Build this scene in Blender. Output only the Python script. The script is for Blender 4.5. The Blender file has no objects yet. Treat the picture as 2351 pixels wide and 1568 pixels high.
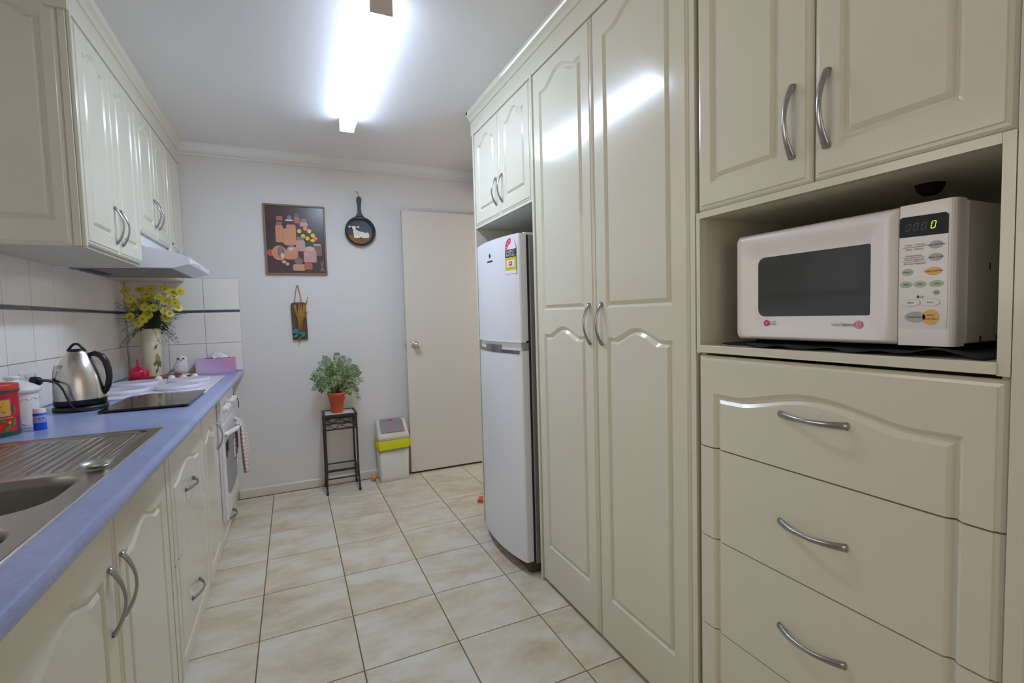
import bpy, bmesh, math, random
from mathutils import Vector, Matrix
random.seed(7)
C = bpy.context.scene.collection
SC = bpy.context.scene
PI = math.pi

# ------------------------------------------------------------------ camera, world, lights, exposure
CAM_Z = 1.2506
F_PX, YAW, PITCH, ROLL = 1103.588, .4284, -.055, -.0276
fw = Vector((math.sin(YAW)*math.cos(PITCH), math.cos(YAW)*math.cos(PITCH), math.sin(PITCH)))
r0 = Vector((math.cos(YAW), -math.sin(YAW), 0)); u0 = r0.cross(fw)
cr = r0*math.cos(ROLL)+u0*math.sin(ROLL); cu = -r0*math.sin(ROLL)+u0*math.cos(ROLL)
cam_d = bpy.data.cameras.new('camera'); cam = bpy.data.objects.new('camera', cam_d); C.objects.link(cam)
cam_d.sensor_width = 36.0; cam_d.lens = F_PX/2351*36.0; cam_d.clip_start = .02
m = Matrix((( cr.x, cu.x, -fw.x, 0), (cr.y, cu.y, -fw.y, 0), (cr.z, cu.z, -fw.z, CAM_Z), (0, 0, 0, 1)))
cam.matrix_world = m
SC.camera = cam
SC.view_settings.view_transform = 'Standard'; SC.view_settings.look = 'None'
SC.view_settings.exposure = 0.58; SC.view_settings.gamma = 1.0
SC.view_settings.use_curve_mapping = False
LAMP_STRENGTH = 42.0
w = bpy.data.worlds.new('world'); SC.world = w; w.use_nodes = True
bg = w.node_tree.nodes['Background']; bg.inputs[0].default_value = (1.0, .92, .79, 1); bg.inputs[1].default_value = .6

def area_light(name, loc, target, sx, sy, power, col):
    d = bpy.data.lights.new(name, 'AREA'); d.shape = 'RECTANGLE'; d.size = sx; d.size_y = sy; d.energy = power; d.color = col
    o = bpy.data.objects.new(name, d); C.objects.link(o); o.location = loc
    o.rotation_euler = (Vector(target)-Vector(loc)).to_track_quat('-Z', 'Y').to_euler()
    return o
# daylight entering through the window over the sink (left wall)
WY0, WY1, WZ0, WZ1 = .42, 1.72, 1.16, 2.12
area_light('window_daylight', (-1.10, (WY0+WY1)/2, (WZ0+WZ1)/2), (1.0, (WY0+WY1)/2, 1.45), WY1-WY0-.1, WZ1-WZ0-.1, 5.0, (1.0, .91, .78))
# added fill light behind the camera; the rear wall has no opening
area_light('rear_fill', (.3, -2.35, 1.3), (.3, 2.5, 1.2), 2.4, 1.9, 11, (1.0, .90, .78))
# lamp of the hall behind the open door
hl = bpy.data.lights.new('hall_lamp', 'POINT'); hl.energy = 6; hl.color = (1.0, .80, .66); hl.shadow_soft_size = .12
hlo = bpy.data.objects.new('hall_lamp', hl); C.objects.link(hlo); hlo.location = (2.2, 3.2, 1.7)

# ------------------------------------------------------------------ materials
def s2l(c):
    return tuple(((x/255)/12.92 if x/255 <= .04045 else ((x/255+.055)/1.055)**2.4) for x in c)
MATS = {}
def mat(name, rgb, rough=.5, metal=0, spec=.5, coat=0, emit=None, trans=0, bump=0, bscale=200, alpha=1, coatrough=.05, vary=0, vscale=5, ior=None):
    if name in MATS: return MATS[name]
    m = bpy.data.materials.new(name); m.use_nodes = True
    nt = m.node_tree; b = nt.nodes['Principled BSDF']
    col = (*s2l(rgb), 1)
    b.inputs['Base Color'].default_value = col
    b.inputs['Roughness'].default_value = rough; b.inputs['Metallic'].default_value = metal
    b.inputs['Specular IOR Level'].default_value = spec
    b.inputs['Coat Weight'].default_value = coat; b.inputs['Coat Roughness'].default_value = coatrough
    b.inputs['Transmission Weight'].default_value = trans
    if ior: b.inputs['IOR'].default_value = ior
    b.inputs['Alpha'].default_value = alpha
    if emit:
        b.inputs['Emission Color'].default_value = (*s2l(emit[0]), 1); b.inputs['Emission Strength'].default_value = emit[1]
    if bump or vary:
        tc = nt.nodes.new('ShaderNodeTexCoord')
    if bump:
        n = nt.nodes.new('ShaderNodeTexNoise'); n.inputs['Scale'].default_value = bscale; n.inputs['Detail'].default_value = 3
        bp = nt.nodes.new('ShaderNodeBump'); bp.inputs['Strength'].default_value = bump; bp.inputs['Distance'].default_value = .002
        nt.links.new(tc.outputs['Object'], n.inputs['Vector']); nt.links.new(n.outputs['Fac'], bp.inputs['Height'])
        nt.links.new(bp.outputs['Normal'], b.inputs['Normal'])
    if vary:
        n = nt.nodes.new('ShaderNodeTexNoise'); n.inputs['Scale'].default_value = vscale; n.inputs['Detail'].default_value = 4
        nt.links.new(tc.outputs['Object'], n.inputs['Vector'])
        mx = nt.nodes.new('ShaderNodeMix'); mx.data_type = 'RGBA'
        mx.inputs[6].default_value = tuple(x*(1-vary) for x in col[:3])+(1,); mx.inputs[7].default_value = tuple(min(1, x*(1+vary)) for x in col[:3])+(1,)
        nt.links.new(n.outputs['Fac'], mx.inputs[0]); nt.links.new(mx.outputs[2], b.inputs['Base Color'])
    MATS[name] = m
    return m

CAB = mat('cream_thermowrap', (217, 213, 195), rough=.155, spec=.5, bump=.02, bscale=260)
CABIN = mat('cream_melamine', (210, 206, 188), rough=.5, bump=.03, bscale=300)
DARKGAP = mat('shadow_gap_board', (70, 64, 52), rough=.8)
WALL = mat('wall_paint', (220, 216, 213), rough=.7, bump=.12, bscale=160)
CEIL = mat('ceiling_paint', (236, 235, 236), rough=.6, bump=.06, bscale=120)
TRIM = mat('white_gloss_trim', (226, 226, 224), rough=.4)
SKIRT = mat('cream_skirting', (214, 206, 192), rough=.35)
NICKEL = mat('satin_nickel', (168, 166, 168), rough=.26, metal=1)
CHROME = mat('chrome', (205, 205, 208), rough=.12, metal=1)
LAMI = None
def laminate():
    m = bpy.data.materials.new('blue_laminate'); m.use_nodes = True; nt = m.node_tree; b = nt.nodes['Principled BSDF']
    tc = nt.nodes.new('ShaderNodeTexCoord'); n = nt.nodes.new('ShaderNodeTexNoise'); n.inputs['Scale'].default_value = 90; n.inputs['Detail'].default_value = 5
    n2 = nt.nodes.new('ShaderNodeTexNoise'); n2.inputs['Scale'].default_value = 7
    cr_ = nt.nodes.new('ShaderNodeValToRGB'); cr_.color_ramp.elements[0].position = .3; cr_.color_ramp.elements[1].position = .7
    cr_.color_ramp.elements[0].color = (*s2l((136, 149, 193)), 1); cr_.color_ramp.elements[1].color = (*s2l((162, 173, 215)), 1)
    ad = nt.nodes.new('ShaderNodeMath'); ad.operation = 'MULTIPLY_ADD'; ad.inputs[1].default_value = .5
    ml = nt.nodes.new('ShaderNodeMath'); ml.operation = 'MULTIPLY'; ml.inputs[1].default_value = .5
    nt.links.new(tc.outputs['Object'], n.inputs['Vector']); nt.links.new(tc.outputs['Object'], n2.inputs['Vector'])
    nt.links.new(n2.outputs['Fac'], ml.inputs[0]); nt.links.new(n.outputs['Fac'], ad.inputs[0]); nt.links.new(ml.outputs[0], ad.inputs[2])
    nt.links.new(ad.outputs[0], cr_.inputs[0]); nt.links.new(cr_.outputs[0], b.inputs['Base Color'])
    b.inputs['Roughness'].default_value = .28
    return m
LAMI = laminate()
def floor_tile_mat():
    m = bpy.data.materials.new('mottled_beige_tile'); m.use_nodes = True; nt = m.node_tree; b = nt.nodes['Principled BSDF']
    tc = nt.nodes.new('ShaderNodeTexCoord'); oi = nt.nodes.new('ShaderNodeObjectInfo')
    mp = nt.nodes.new('ShaderNodeVectorMath'); mp.operation = 'MULTIPLY_ADD'
    cb = nt.nodes.new('ShaderNodeCombineXYZ'); k = nt.nodes.new('ShaderNodeMath'); k.operation = 'MULTIPLY'; k.inputs[1].default_value = 37
    k2 = nt.nodes.new('ShaderNodeMath'); k2.operation = 'MULTIPLY'; k2.inputs[1].default_value = 91
    nt.links.new(oi.outputs['Random'], k.inputs[0]); nt.links.new(oi.outputs['Random'], k2.inputs[0])
    nt.links.new(k.outputs[0], cb.inputs[0]); nt.links.new(k2.outputs[0], cb.inputs[1])
    mp.inputs[1].default_value = (.9, 1.5, 1); nt.links.new(tc.outputs['Object'], mp.inputs[0]); nt.links.new(cb.outputs[0], mp.inputs[2])
    n = nt.nodes.new('ShaderNodeTexNoise'); n.inputs['Scale'].default_value = 3.4; n.inputs['Detail'].default_value = 8; n.inputs['Roughness'].default_value = .66; n.inputs['Distortion'].default_value = .15
    nt.links.new(mp.outputs[0], n.inputs['Vector'])
    r = nt.nodes.new('ShaderNodeValToRGB'); e = r.color_ramp.elements
    e[0].position = .28; e[0].color = (*s2l((184, 164, 134)), 1); e[1].position = .72; e[1].color = (*s2l((222, 218, 206)), 1)
    q = e.new(.45); q.color = (*s2l((206, 192, 166)), 1); q = e.new(.57); q.color = (*s2l((216, 208, 190)), 1)
    nt.links.new(n.outputs['Fac'], r.inputs[0]); nt.links.new(r.outputs[0], b.inputs['Base Color'])
    n3 = nt.nodes.new('ShaderNodeTexNoise'); n3.inputs['Scale'].default_value = 30; n3.inputs['Detail'].default_value = 6
    nt.links.new(mp.outputs[0], n3.inputs['Vector'])
    bp = nt.nodes.new('ShaderNodeBump'); bp.inputs['Strength'].default_value = .25; bp.inputs['Distance'].default_value = .003
    nt.links.new(n3.outputs['Fac'], bp.inputs['Height']); nt.links.new(bp.outputs['Normal'], b.inputs['Normal'])
    b.inputs['Roughness'].default_value = .42
    return m
FTILE = floor_tile_mat()
GROUT = mat('floor_grout', (122, 104, 80), rough=.9)
WTILE = mat('glazed_wall_tile', (236, 231, 224), rough=.13, spec=.5, vary=.04, vscale=6)
WGROUT = mat('wall_tile_grout', (178, 172, 160), rough=.9)
BLUESTRIP = mat('blue_border_glaze', (66, 74, 112), rough=.2)
STEEL = mat('brushed_steel', (206, 202, 196), rough=.27, metal=1, bump=.05, bscale=90)
STEELDK = mat('bowl_steel', (146, 142, 136), rough=.42, metal=1)
WHITE = mat('white_enamel', (232, 230, 234), rough=.22)
WHITEP = mat('white_plastic', (230, 226, 222), rough=.35)
BLACK = mat('black_plastic', (24, 24, 28), rough=.35)
BLKGLASS = mat('black_glass', (22, 23, 22), rough=.06, spec=.6)
FRIDGE = mat('fridge_enamel', (228, 228, 233), rough=.28, spec=.5, bump=.04, bscale=500)
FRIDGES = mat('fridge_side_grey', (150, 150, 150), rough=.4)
SEAL = mat('dark_rubber', (50, 50, 50), rough=.7)
DOORP = mat('door_paint', (216, 209, 198), rough=.4)

# ------------------------------------------------------------------ mesh helpers
def link(name, me, parent=None, root_loc=None):
    o = bpy.data.objects.new(name, me); C.objects.link(o)
    if parent is not None:
        o.parent = parent
        if parent.type == 'EMPTY': o.location = -parent.location
    return o
def tag(o, label=None, cat=None, group=None, kind=None):
    if label: o['label'] = label
    if cat: o['category'] = cat
    if group: o['group'] = group
    if kind: o['kind'] = kind
    return o
def thing(name, loc, label, cat, group=None):
    e = bpy.data.objects.new(name, None); C.objects.link(e); e.location = loc; e.empty_display_size = .05
    return tag(e, label, cat, group)

class MB:
    def __init__(self): self.bm = bmesh.new(); self.mats = []; self.smooth = []
    def mi(self, m):
        if m not in self.mats: self.mats.append(m)
        return self.mats.index(m)
    def face(self, vs, m, smooth=False):
        try: f = self.bm.faces.new(vs)
        except ValueError: return None
        f.material_index = self.mi(m); f.smooth = smooth
        return f
    def poly(self, pts, m, smooth=False):
        return self.face([self.bm.verts.new(p) for p in pts], m, smooth)
    def box(self, a, b, m, bev=0):
        x0, y0, z0 = [min(p, q) for p, q in zip(a, b)]; x1, y1, z1 = [max(p, q) for p, q in zip(a, b)]
        v = [self.bm.verts.new(p) for p in ((x0,y0,z0),(x1,y0,z0),(x1,y1,z0),(x0,y1,z0),(x0,y0,z1),(x1,y0,z1),(x1,y1,z1),(x0,y1,z1))]
        fs = [self.face([v[i] for i in q], m) for q in ((0,3,2,1),(4,5,6,7),(0,1,5,4),(1,2,6,5),(2,3,7,6),(3,0,4,7))]
        if bev:
            es = list({e for f in fs for e in f.edges})
            r = bmesh.ops.bevel(self.bm, geom=es, offset=bev, segments=2, affect='EDGES', profile=.6)
            for f in r['faces']: f.smooth = True; f.material_index = self.mi(m)
        return self
    def prism(self, pts, vec, m, smooth=False, cap=True):
        vec = Vector(vec)
        a = [self.bm.verts.new(p) for p in pts]; b = [self.bm.verts.new(Vector(p)+vec) for p in pts]
        n = len(pts)
        for i in range(n): self.face([a[i], a[(i+1) % n], b[(i+1) % n], b[i]], m, smooth)
        if cap: self.face(a[::-1], m); self.face(b, m)
        return self
    def loft(self, rings, m, closed=True, cap=True, smooth=True):
        R = [[self.bm.verts.new(p) for p in r] for r in rings]; n = len(R[0])
        for i in range(len(R)-1):
            for j in range(n if closed else n-1):
                self.face([R[i][j], R[i][(j+1) % n], R[i+1][(j+1) % n], R[i+1][j]], m, smooth)
        if cap and closed:
            self.face(R[0][::-1], m); self.face(R[-1], m)
        return self
    def lathe(self, prof, c, m, n=28, smooth=True, axis='z', a0=0, a1=2*PI, ms=None):
        rings = []
        full = abs(a1-a0-2*PI) < 1e-6
        cnt = n if full else n+1
        def P(r, h, a):
            ca, sa = r*math.cos(a), r*math.sin(a)
            if axis == 'z': return (c[0]+ca, c[1]+sa, c[2]+h)
            if axis == 'y': return (c[0]+ca, c[1]+h, c[2]+sa)
            return (c[0]+h, c[1]+ca, c[2]+sa)
        R = [[self.bm.verts.new(P(max(r, 1e-5), h, a0+(a1-a0)*j/n)) for j in range(cnt)] for r, h in prof]
        for i in range(len(R)-1):
            mm = ms[i] if ms else m
            for j in range(n):
                self.face([R[i][j], R[i][(j+1) % cnt], R[i+1][(j+1) % cnt], R[i+1][j]], mm, smooth)
        return self
    def tube(self, path, rad, m, n=8, cap=True, smooth=True, squash=1.0, ref=None):
        path = [Vector(p) for p in path]; k = len(path); rings = []
        prev = None
        for i, p in enumerate(path):
            t = (path[min(i+1, k-1)]-path[max(i-1, 0)]).normalized()
            if prev is None:
                a = Vector(ref) if ref else (Vector((0, 0, 1)) if abs(t.z) < .9 else Vector((1, 0, 0)))
            else: a = prev
            nrm = (a-t*a.dot(t)).normalized(); prev = nrm; bi = t.cross(nrm)
            r = rad[i] if isinstance(rad, (list, tuple)) else rad
            rings.append([p+nrm*(r*math.cos(2*PI*j/n)*squash)+bi*(r*math.sin(2*PI*j/n)) for j in range(n)])
        return self.loft(rings, m, True, cap, smooth)
    def ball(self, c, r, m, seg=14, sc=(1, 1, 1), rot=None):
        M = Matrix.Translation(c) @ (rot if rot else Matrix()) @ Matrix.Diagonal((r*sc[0], r*sc[1], r*sc[2], 1))
        rr = bmesh.ops.create_uvsphere(self.bm, u_segments=seg, v_segments=max(6, seg*2//3), radius=1, matrix=M)
        for v in rr['verts']:
            for f in v.link_faces: f.material_index = self.mi(m); f.smooth = True
        return self
    def mesh(self, name, recalc=True, merge=0):
        if merge: bmesh.ops.remove_doubles(self.bm, verts=self.bm.verts, dist=merge)
        if recalc: bmesh.ops.recalc_face_normals(self.bm, faces=self.bm.faces)
        me = bpy.data.meshes.new(name); self.bm.to_mesh(me); self.bm.free()
        for m in self.mats: me.materials.append(m)
        return me
    def build(self, name, parent=None, recalc=True, merge=0):
        return link(name, self.mesh(name, recalc, merge), parent)

def box_part(name, a, b, m, parent=None, bev=0):
    return MB().box(a, b, m, bev).build(name, parent)

# ------------------------------------------------------------------ text helper
def text_mesh(items, place, m_default, name, parent, extr=.00025):
    """items: (string, u, w, size, material, shear, align); place(u, w, d) -> world point; one joined mesh."""
    mb = MB(); bmj = mb.bm
    for it in items:
        s, u, wv, size, mm, shear, al = it
        cu_ = bpy.data.curves.new('txt', 'FONT'); cu_.body = s; cu_.size = size; cu_.shear = shear; cu_.align_x = al; cu_.align_y = 'CENTER'
        cu_.resolution_u = 2; cu_.space_line = .85
        ob = bpy.data.objects.new('txt', cu_); C.objects.link(ob)
        dg = bpy.context.evaluated_depsgraph_get(); me = bpy.data.meshes.new_from_object(ob.evaluated_get(dg))
        bpy.data.objects.remove(ob); bpy.data.curves.remove(cu_)
        vs = [bmj.verts.new(place(u+v.co.x, wv+v.co.y, extr)) for v in me.vertices]
        for p in me.polygons: mb.face([vs[i] for i in p.vertices], mm or m_default)
        bpy.data.meshes.remove(me)
    return mb.build(name, parent, recalc=False)

# ------------------------------------------------------------------ routed door fronts
def arch_h(u):
    s = .15
    if u <= s or u >= 1-s: return 0
    v = (u-s)/(1-2*s)
    return .45*(1-math.cos(2*PI*v))/2*1.0+.55*math.sin(PI*v)
K = 28
GROOVE = [(0, 0), (.0095, .0088), (.0135, .0088), (.0235, .0003)]
def panel_loop(u0, u1, w0, w1, rise, t):
    """closed loop: bottom L->R, right side, top R->L (arched), left side."""
    pts = []
    a, b, c, d = u0+t, u1-t, w0+t, w1-t
    for i in range(4): pts.append((a+(b-a)*i/4, c))
    for i in range(4): pts.append((b, c+(d-c)*i/4))
    for i in range(K): 
        x = 1-i/K
        pts.append((a+(b-a)*x, d+rise*arch_h(x)))
    for i in range(4): pts.append((a, d-(d-c)*i/4))
    return pts
def door_front(name, place, u0, u1, w0, w1, panels, parent, m=None, th=.018, edge=.014):
    """panels: (pu0, pu1, pw0, pw1, rise) inside u0..u1, w0..w1, bottom to top. place(u, w, d)."""
    m = m or CAB
    mb = MB(); bm = mb.bm
    V = lambda u, w_, d: bm.verts.new(place(u, w_, d))
    def strip(A, B, sm=False):
        n = len(A)
        for i in range(n): mb.face([A[i], A[(i+1) % n], B[(i+1) % n], B[i]], m, sm)
    # split lines between panels
    cuts = [w0+edge]
    for p, q in zip(panels, panels[1:]): cuts.append((p[3]+p[4]+q[2])/2)
    cuts.append(w1-edge)
    for (pu0, pu1, pw0, pw1, rise), c0, c1 in zip(panels, cuts, cuts[1:]):
        frame = panel_loop(u0+edge, u1-edge, c0, c1, 0, 0)
        prev = [V(u, w_, 0) for u, w_ in frame]
        for t, d in GROOVE:
            lp = [V(u, w_, -d) for u, w_ in panel_loop(pu0, pu1, pw0, pw1, rise*(1-.5*t), t)]
            strip(prev, lp); prev = lp
        mb.face(prev, m)
    # moulded outer edge
    def rect(i): return [(u0+i, w0+i), (u1-i, w0+i), (u1-i, w1-i), (u0+i, w1-i)]
    rings = [(edge, 0), (edge*.86, .0030), (edge*.45, .0042), (edge*.12, .0080), (0, .0110), (0, th)]
    prev = None
    for i, d in rings:
        lp = [V(u, w_, -d) for u, w_ in rect(i)]
        if prev: strip(prev, lp)
        prev = lp
    mb.face(prev, m)
    return mb.build(name, parent, merge=.00001)
def drawer_front(name, place, u0, u1, w0, w1, g0, g1, top, parent, rise=.03, bottom=None, th=.018, edge=.014, topedge=False, botedge=False, m=None):
    """front of a drawer in a bank: vertical grooves at g0 (low u) and g1 run through; top = shoulder height of an arched groove or None."""
    m = m or CAB
    mb = MB(); bm = mb.bm
    V = lambda u, w_, d: bm.verts.new(place(u, w_, d))
    te = edge if topedge else 0; be = edge if botedge else 0
    a, b, c, d = u0+edge, u1-edge, w0+be, w1-te
    def path(t):
        lo = c if bottom is None else bottom+t
        if top is not None and bottom is None:
            P = [(g0+t, c)]+[(g0+t, c+(top-t-c)*i/3) for i in (1, 2)]
            P += [(g0+t+(g1-g0-2*t)*i/K, top-t+rise*arch_h(i/K)) for i in range(K+1)]
            P += [(g1-t, top-t-(top-t-c)*i/3) for i in (1, 2)]+[(g1-t, c)]
        elif bottom is not None:
            P = [(g0+t, d), (g0+t, (d+lo)/2), (g0+t, lo), ((g0+g1)/2, lo), (g1-t, lo), (g1-t, (d+lo)/2), (g1-t, d)]
        return P
    def frame():
        if top is not None and bottom is None:
            P = [(a, c)]+[(a, c+(d-c)*i/3) for i in (1, 2)]+[(a+(b-a)*i/K, d) for i in range(K+1)]+[(b, d-(d-c)*i/3) for i in (1, 2)]+[(b, c)]
        else:
            P = [(a, d), (a, (d+c)/2), (a, c), ((a+b)/2, c), (b, c), (b, (c+d)/2), (b, d)]
        return P
    if top is None and bottom is None:
        xs = [(u0, .0110), (u0+edge*.12, .0080), (u0+edge*.45, .0042), (u0+edge*.86, .0030), (a, 0)]+[(g0+t, dd) for t, dd in GROOVE]+[(g1-t, dd) for t, dd in GROOVE[::-1]]+[(b, 0), (u1-edge*.86, .0030), (u1-edge*.45, .0042), (u1-edge*.12, .0080), (u1, .0110)]
        A = [V(x, w0, -dd) for x, dd in xs]; B = [V(x, w1, -dd) for x, dd in xs]
        for i in range(len(xs)-1): mb.face([A[i], A[i+1], B[i+1], B[i]], m)
    else:
        prev = [V(u, w_, 0) for u, w_ in frame()]
        for t, dd in GROOVE:
            lp = [V(u, w_, -dd) for u, w_ in path(t)]
            for i in range(len(lp)-1): mb.face([prev[i], prev[i+1], lp[i+1], lp[i]], m)
            prev = lp
        mb.face(prev, m)
        rings = [(1, 0), (.86, .0030), (.45, .0042), (.12, .0080), (0, .0110)]
        prev = None
        for k, dd in rings:
            if top is not None: P = [(u0+edge*k, w0), (u0+edge*k, w1-te*k), (u1-edge*k, w1-te*k), (u1-edge*k, w0)]
            else: P = [(u0+edge*k, w1), (u0+edge*k, w0+be*k), (u1-edge*k, w0+be*k), (u1-edge*k, w1)]
            lp = [V(u, w_, -dd) for u, w_ in P]
            if prev:
                for i in range(3): mb.face([prev[i], prev[i+1], lp[i+1], lp[i]], m)
            prev = lp
    bmesh.ops.remove_doubles(bm, verts=bm.verts, dist=.00002)
    be_ = [e for e in bm.edges if len(e.link_faces) == 1]
    dirv = Vector(place(0, 0, -1))-Vector(place(0, 0, 0))
    base = Vector(place(0, 0, -th))
    r = bmesh.ops.extrude_edge_only(bm, edges=be_)
    for v in [g for g in r['geom'] if isinstance(g, bmesh.types.BMVert)]:
        k = (base-v.co).dot(dirv); v.co += dirv*k
    for f in bm.faces: f.material_index = 0
    mb.mi(m)
    back = [V(u, w_, -th) for u, w_ in ((u0, w0), (u1, w0), (u1, w1), (u0, w1))]; mb.face(back, m)
    return mb.build(name, parent)
def bow_handle(place, u, w_, L, vertical, parent, rise=.027, name='handle'):
    mb = MB(); path = []; rad = []
    n = 18
    for i in range(n+1):
        s = i/n; t = (s-.5)*L
        h = .001+rise*(1-abs(2*s-1)**2.0)
        path.append(place(u, w_+t, h) if vertical else place(u+t, w_, h))
        rad.append(.0052+.0034*abs(2*s-1)**1.6)
    d = Vector(place(0, 0, 1))-Vector(place(0, 0, 0))
    mb.tube(path, rad, NICKEL, 10, True, True, squash=.62, ref=d)
    return mb.build(name, parent)

# place functions
XR, XL, XU = 1.02, -.398, -.631
pR = lambda u, w_, d: (XR-d, u, w_)
pL = lambda u, w_, d: (XL+d, u, w_)
pU = lambda u, w_, d: (XU+d, u, w_)
YE = 2.148
pE = lambda u, w_, d: (u, 2.128-d, w_)

# ------------------------------------------------------------------ room shell
ZC, YB, XW, XRW = 2.446, 3.863, -.978, 1.66
YN = -2.5
def struct(o, label=None, cat=None):
    o['kind'] = 'structure'
    if label: o['label'] = label
    if cat: o['category'] = cat
    return o
floor = struct(MB().box((XW-.1, YN, -.12), (3.2, YB+.5, -.003), GROUT).build('floor'), 'mottled beige ceramic tiled floor with brown grout joints', 'floor')
struct(MB().box((XW-.1, YN, ZC), (3.2, YB+.5, ZC+.1), CEIL).build('ceiling'), 'plain white painted ceiling above the galley kitchen', 'ceiling')
wall_back = struct(MB().box((XW-.1, YB, 0), (3.2, YB+.5, ZC), WALL).build('wall_back'), 'pale grey painted end wall with picture and hanging pan', 'wall')
wl = MB()
for a, b in (((YN, 0), (WY0, ZC)), ((WY1, 0), (YB, ZC)), ((WY0, 0), (WY1, WZ0)), ((WY0, WZ1), (WY1, ZC))): wl.box((XW-.1, a[0], a[1]), (XW, b[0], b[1]), WALL)
wall_left = struct(wl.build('wall_left'), 'white wall behind the blue worktop and tiled splashback', 'wall')
wr = MB()
wr.box((XRW, YN, 0), (XRW+.1, 2.98, ZC), WALL); wr.box((XRW, 2.98, 2.1), (XRW+.1, 3.78, ZC), WALL); wr.box((XRW, 3.78, 0), (XRW+.1, YB, ZC), WALL)
struct(wr.build('wall_right'), 'wall with doorway behind the tall cream cupboards', 'wall')
struct(MB().box((XW-.1, YN-.1, 0), (3.2, YN, ZC), WALL).build('wall_near'), 'plain painted wall added unseen behind the viewer', 'wall')  # unseen wall added to keep world light from entering at the rear
W1 = thing('window_1', (XW, (WY0+WY1)/2, WZ0), 'white framed window over the sink letting in daylight', 'window'); W1['kind'] = 'structure'
fm = MB()
for a, b in (((WY0, WZ0), (WY1, WZ0+.045)), ((WY0, WZ1-.045), (WY1, WZ1)), ((WY0, WZ0+.045), (WY0+.045, WZ1-.045)), ((WY1-.045, WZ0+.045), (WY1, WZ1-.045)), (((WY0+WY1)/2-.022, WZ0+.045), ((WY0+WY1)/2+.022, WZ1-.045))): fm.box((XW-.07, a[0], a[1]), (XW-.02, b[0], b[1]), TRIM)
fm.build('window_frame', W1)
def pane_mat():
    m = bpy.data.materials.new('window_glass'); m.use_nodes = True; nt = m.node_tree; nt.nodes.remove(nt.nodes['Principled BSDF'])
    t = nt.nodes.new('ShaderNodeBsdfTransparent'); gl = nt.nodes.new('ShaderNodeBsdfGlossy'); gl.inputs['Roughness'].default_value = .02
    fr_ = nt.nodes.new('ShaderNodeFresnel'); mx = nt.nodes.new('ShaderNodeMixShader')
    nt.links.new(fr_.outputs[0], mx.inputs[0]); nt.links.new(t.outputs[0], mx.inputs[1]); nt.links.new(gl.outputs[0], mx.inputs[2])
    nt.links.new(mx.outputs[0], nt.nodes['Material Output'].inputs['Surface']); return m
PANE = pane_mat()
for a, b in ((WY0+.045, (WY0+WY1)/2-.022), ((WY0+WY1)/2+.022, WY1-.045)): MB().box((XW-.048, a, WZ0+.045), (XW-.044, b, WZ1-.045), PANE).build('pane', W1)
# floor tiles: each an object sharing one mesh
TS, TX, TY = .3518, -.1747, 3.4873
g = .0045
tm = MB().box((g/2, g/2, -.008), (TS-g/2, TS-g/2, 0), FTILE, .0012).mesh('floor_tile')
for i in range(-3, 6):
    for j in range(-13, 2):
        x = TX+i*TS; y = TY+j*TS
        if y > 3.75 or (x < -.9 and y > 0) : continue
        if x+TS < -.42 or (x > 1.04 and y+TS < 2.70): continue
        o = link('tile', tm, floor); o.location = (x, y, 0)
        if y+TS > YB: o.scale = (1, (YB-y)/TS, 1)
# wall tiles
def wtile(parent, plane, a0, a1, z0, z1, m=WTILE, name='tile'):
    gg = .0016
    if plane == 'L': mb = MB().box((XW, a0+gg, z0+gg), (XW+.006, a1-gg, z1-gg), m, .0012)
    else: mb = MB().box((a0+gg, YB-.006, z0+gg), (a1-gg, YB, z1-gg), m, .0012)
    return mb.build(name, parent)
ly = [2.415+.2203*k for k in range(-3, 7)]+[YB-.006]
rows = [(.917, 1.114), (1.114, 1.325), (1.341, 1.556)]
for a0, a1 in zip(ly, ly[1:]):
    for z0, z1 in rows: wtile(wall_left, 'L', a0, a1, z0, z1)
    wtile(wall_left, 'L', a0, a1, 1.325, 1.341, BLUESTRIP, 'border_tile')
MB().box((XW, ly[0], .917), (XW+.003, YB, 1.556), WGROUT).build('grout', wall_left)
bx = [XW+.006, -.965, -.752, -.538, -.324]
for a0, a1 in zip(bx, bx[1:]):
    for z0, z1 in rows: wtile(wall_back, 'B', a0, a1, z0, z1)
    wtile(wall_back, 'B', a0, a1, 1.325, 1.341, BLUESTRIP, 'border_tile')
MB().box((XW, YB-.003, .917), (-.324, YB, 1.556), WGROUT).build('grout', wall_back)
# cove cornice on the back wall, baseboard
cv = [(0, 0), (0, -.068), (-.006, -.070), (-.012, -.060)]+[(-.012-.045*math.sin(a)**1.0*1.0, -.060+.05*(1-math.cos(a))) for a in [PI/2*i/6 for i in range(1, 7)]]+[(-.062, -.004), (-.062, 0)]
mb = MB(); mb.prism([(XW, YB+y, ZC+z) for y, z in cv], (XRW-XW, 0, 0), TRIM)
struct(mb.build('trim_1'), 'white cove cornice where end wall meets ceiling', 'cornice')
mb = MB(); mb.prism([(-.39, YB+y, z) for y, z in ((0, 0), (-.012, 0), (-.012, .055), (-.006, .064), (0, .064))], (XRW+.39, 0, 0), SKIRT)
struct(mb.build('baseboard_back'), 'low cream skirting board along the end wall', 'baseboard')

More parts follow.
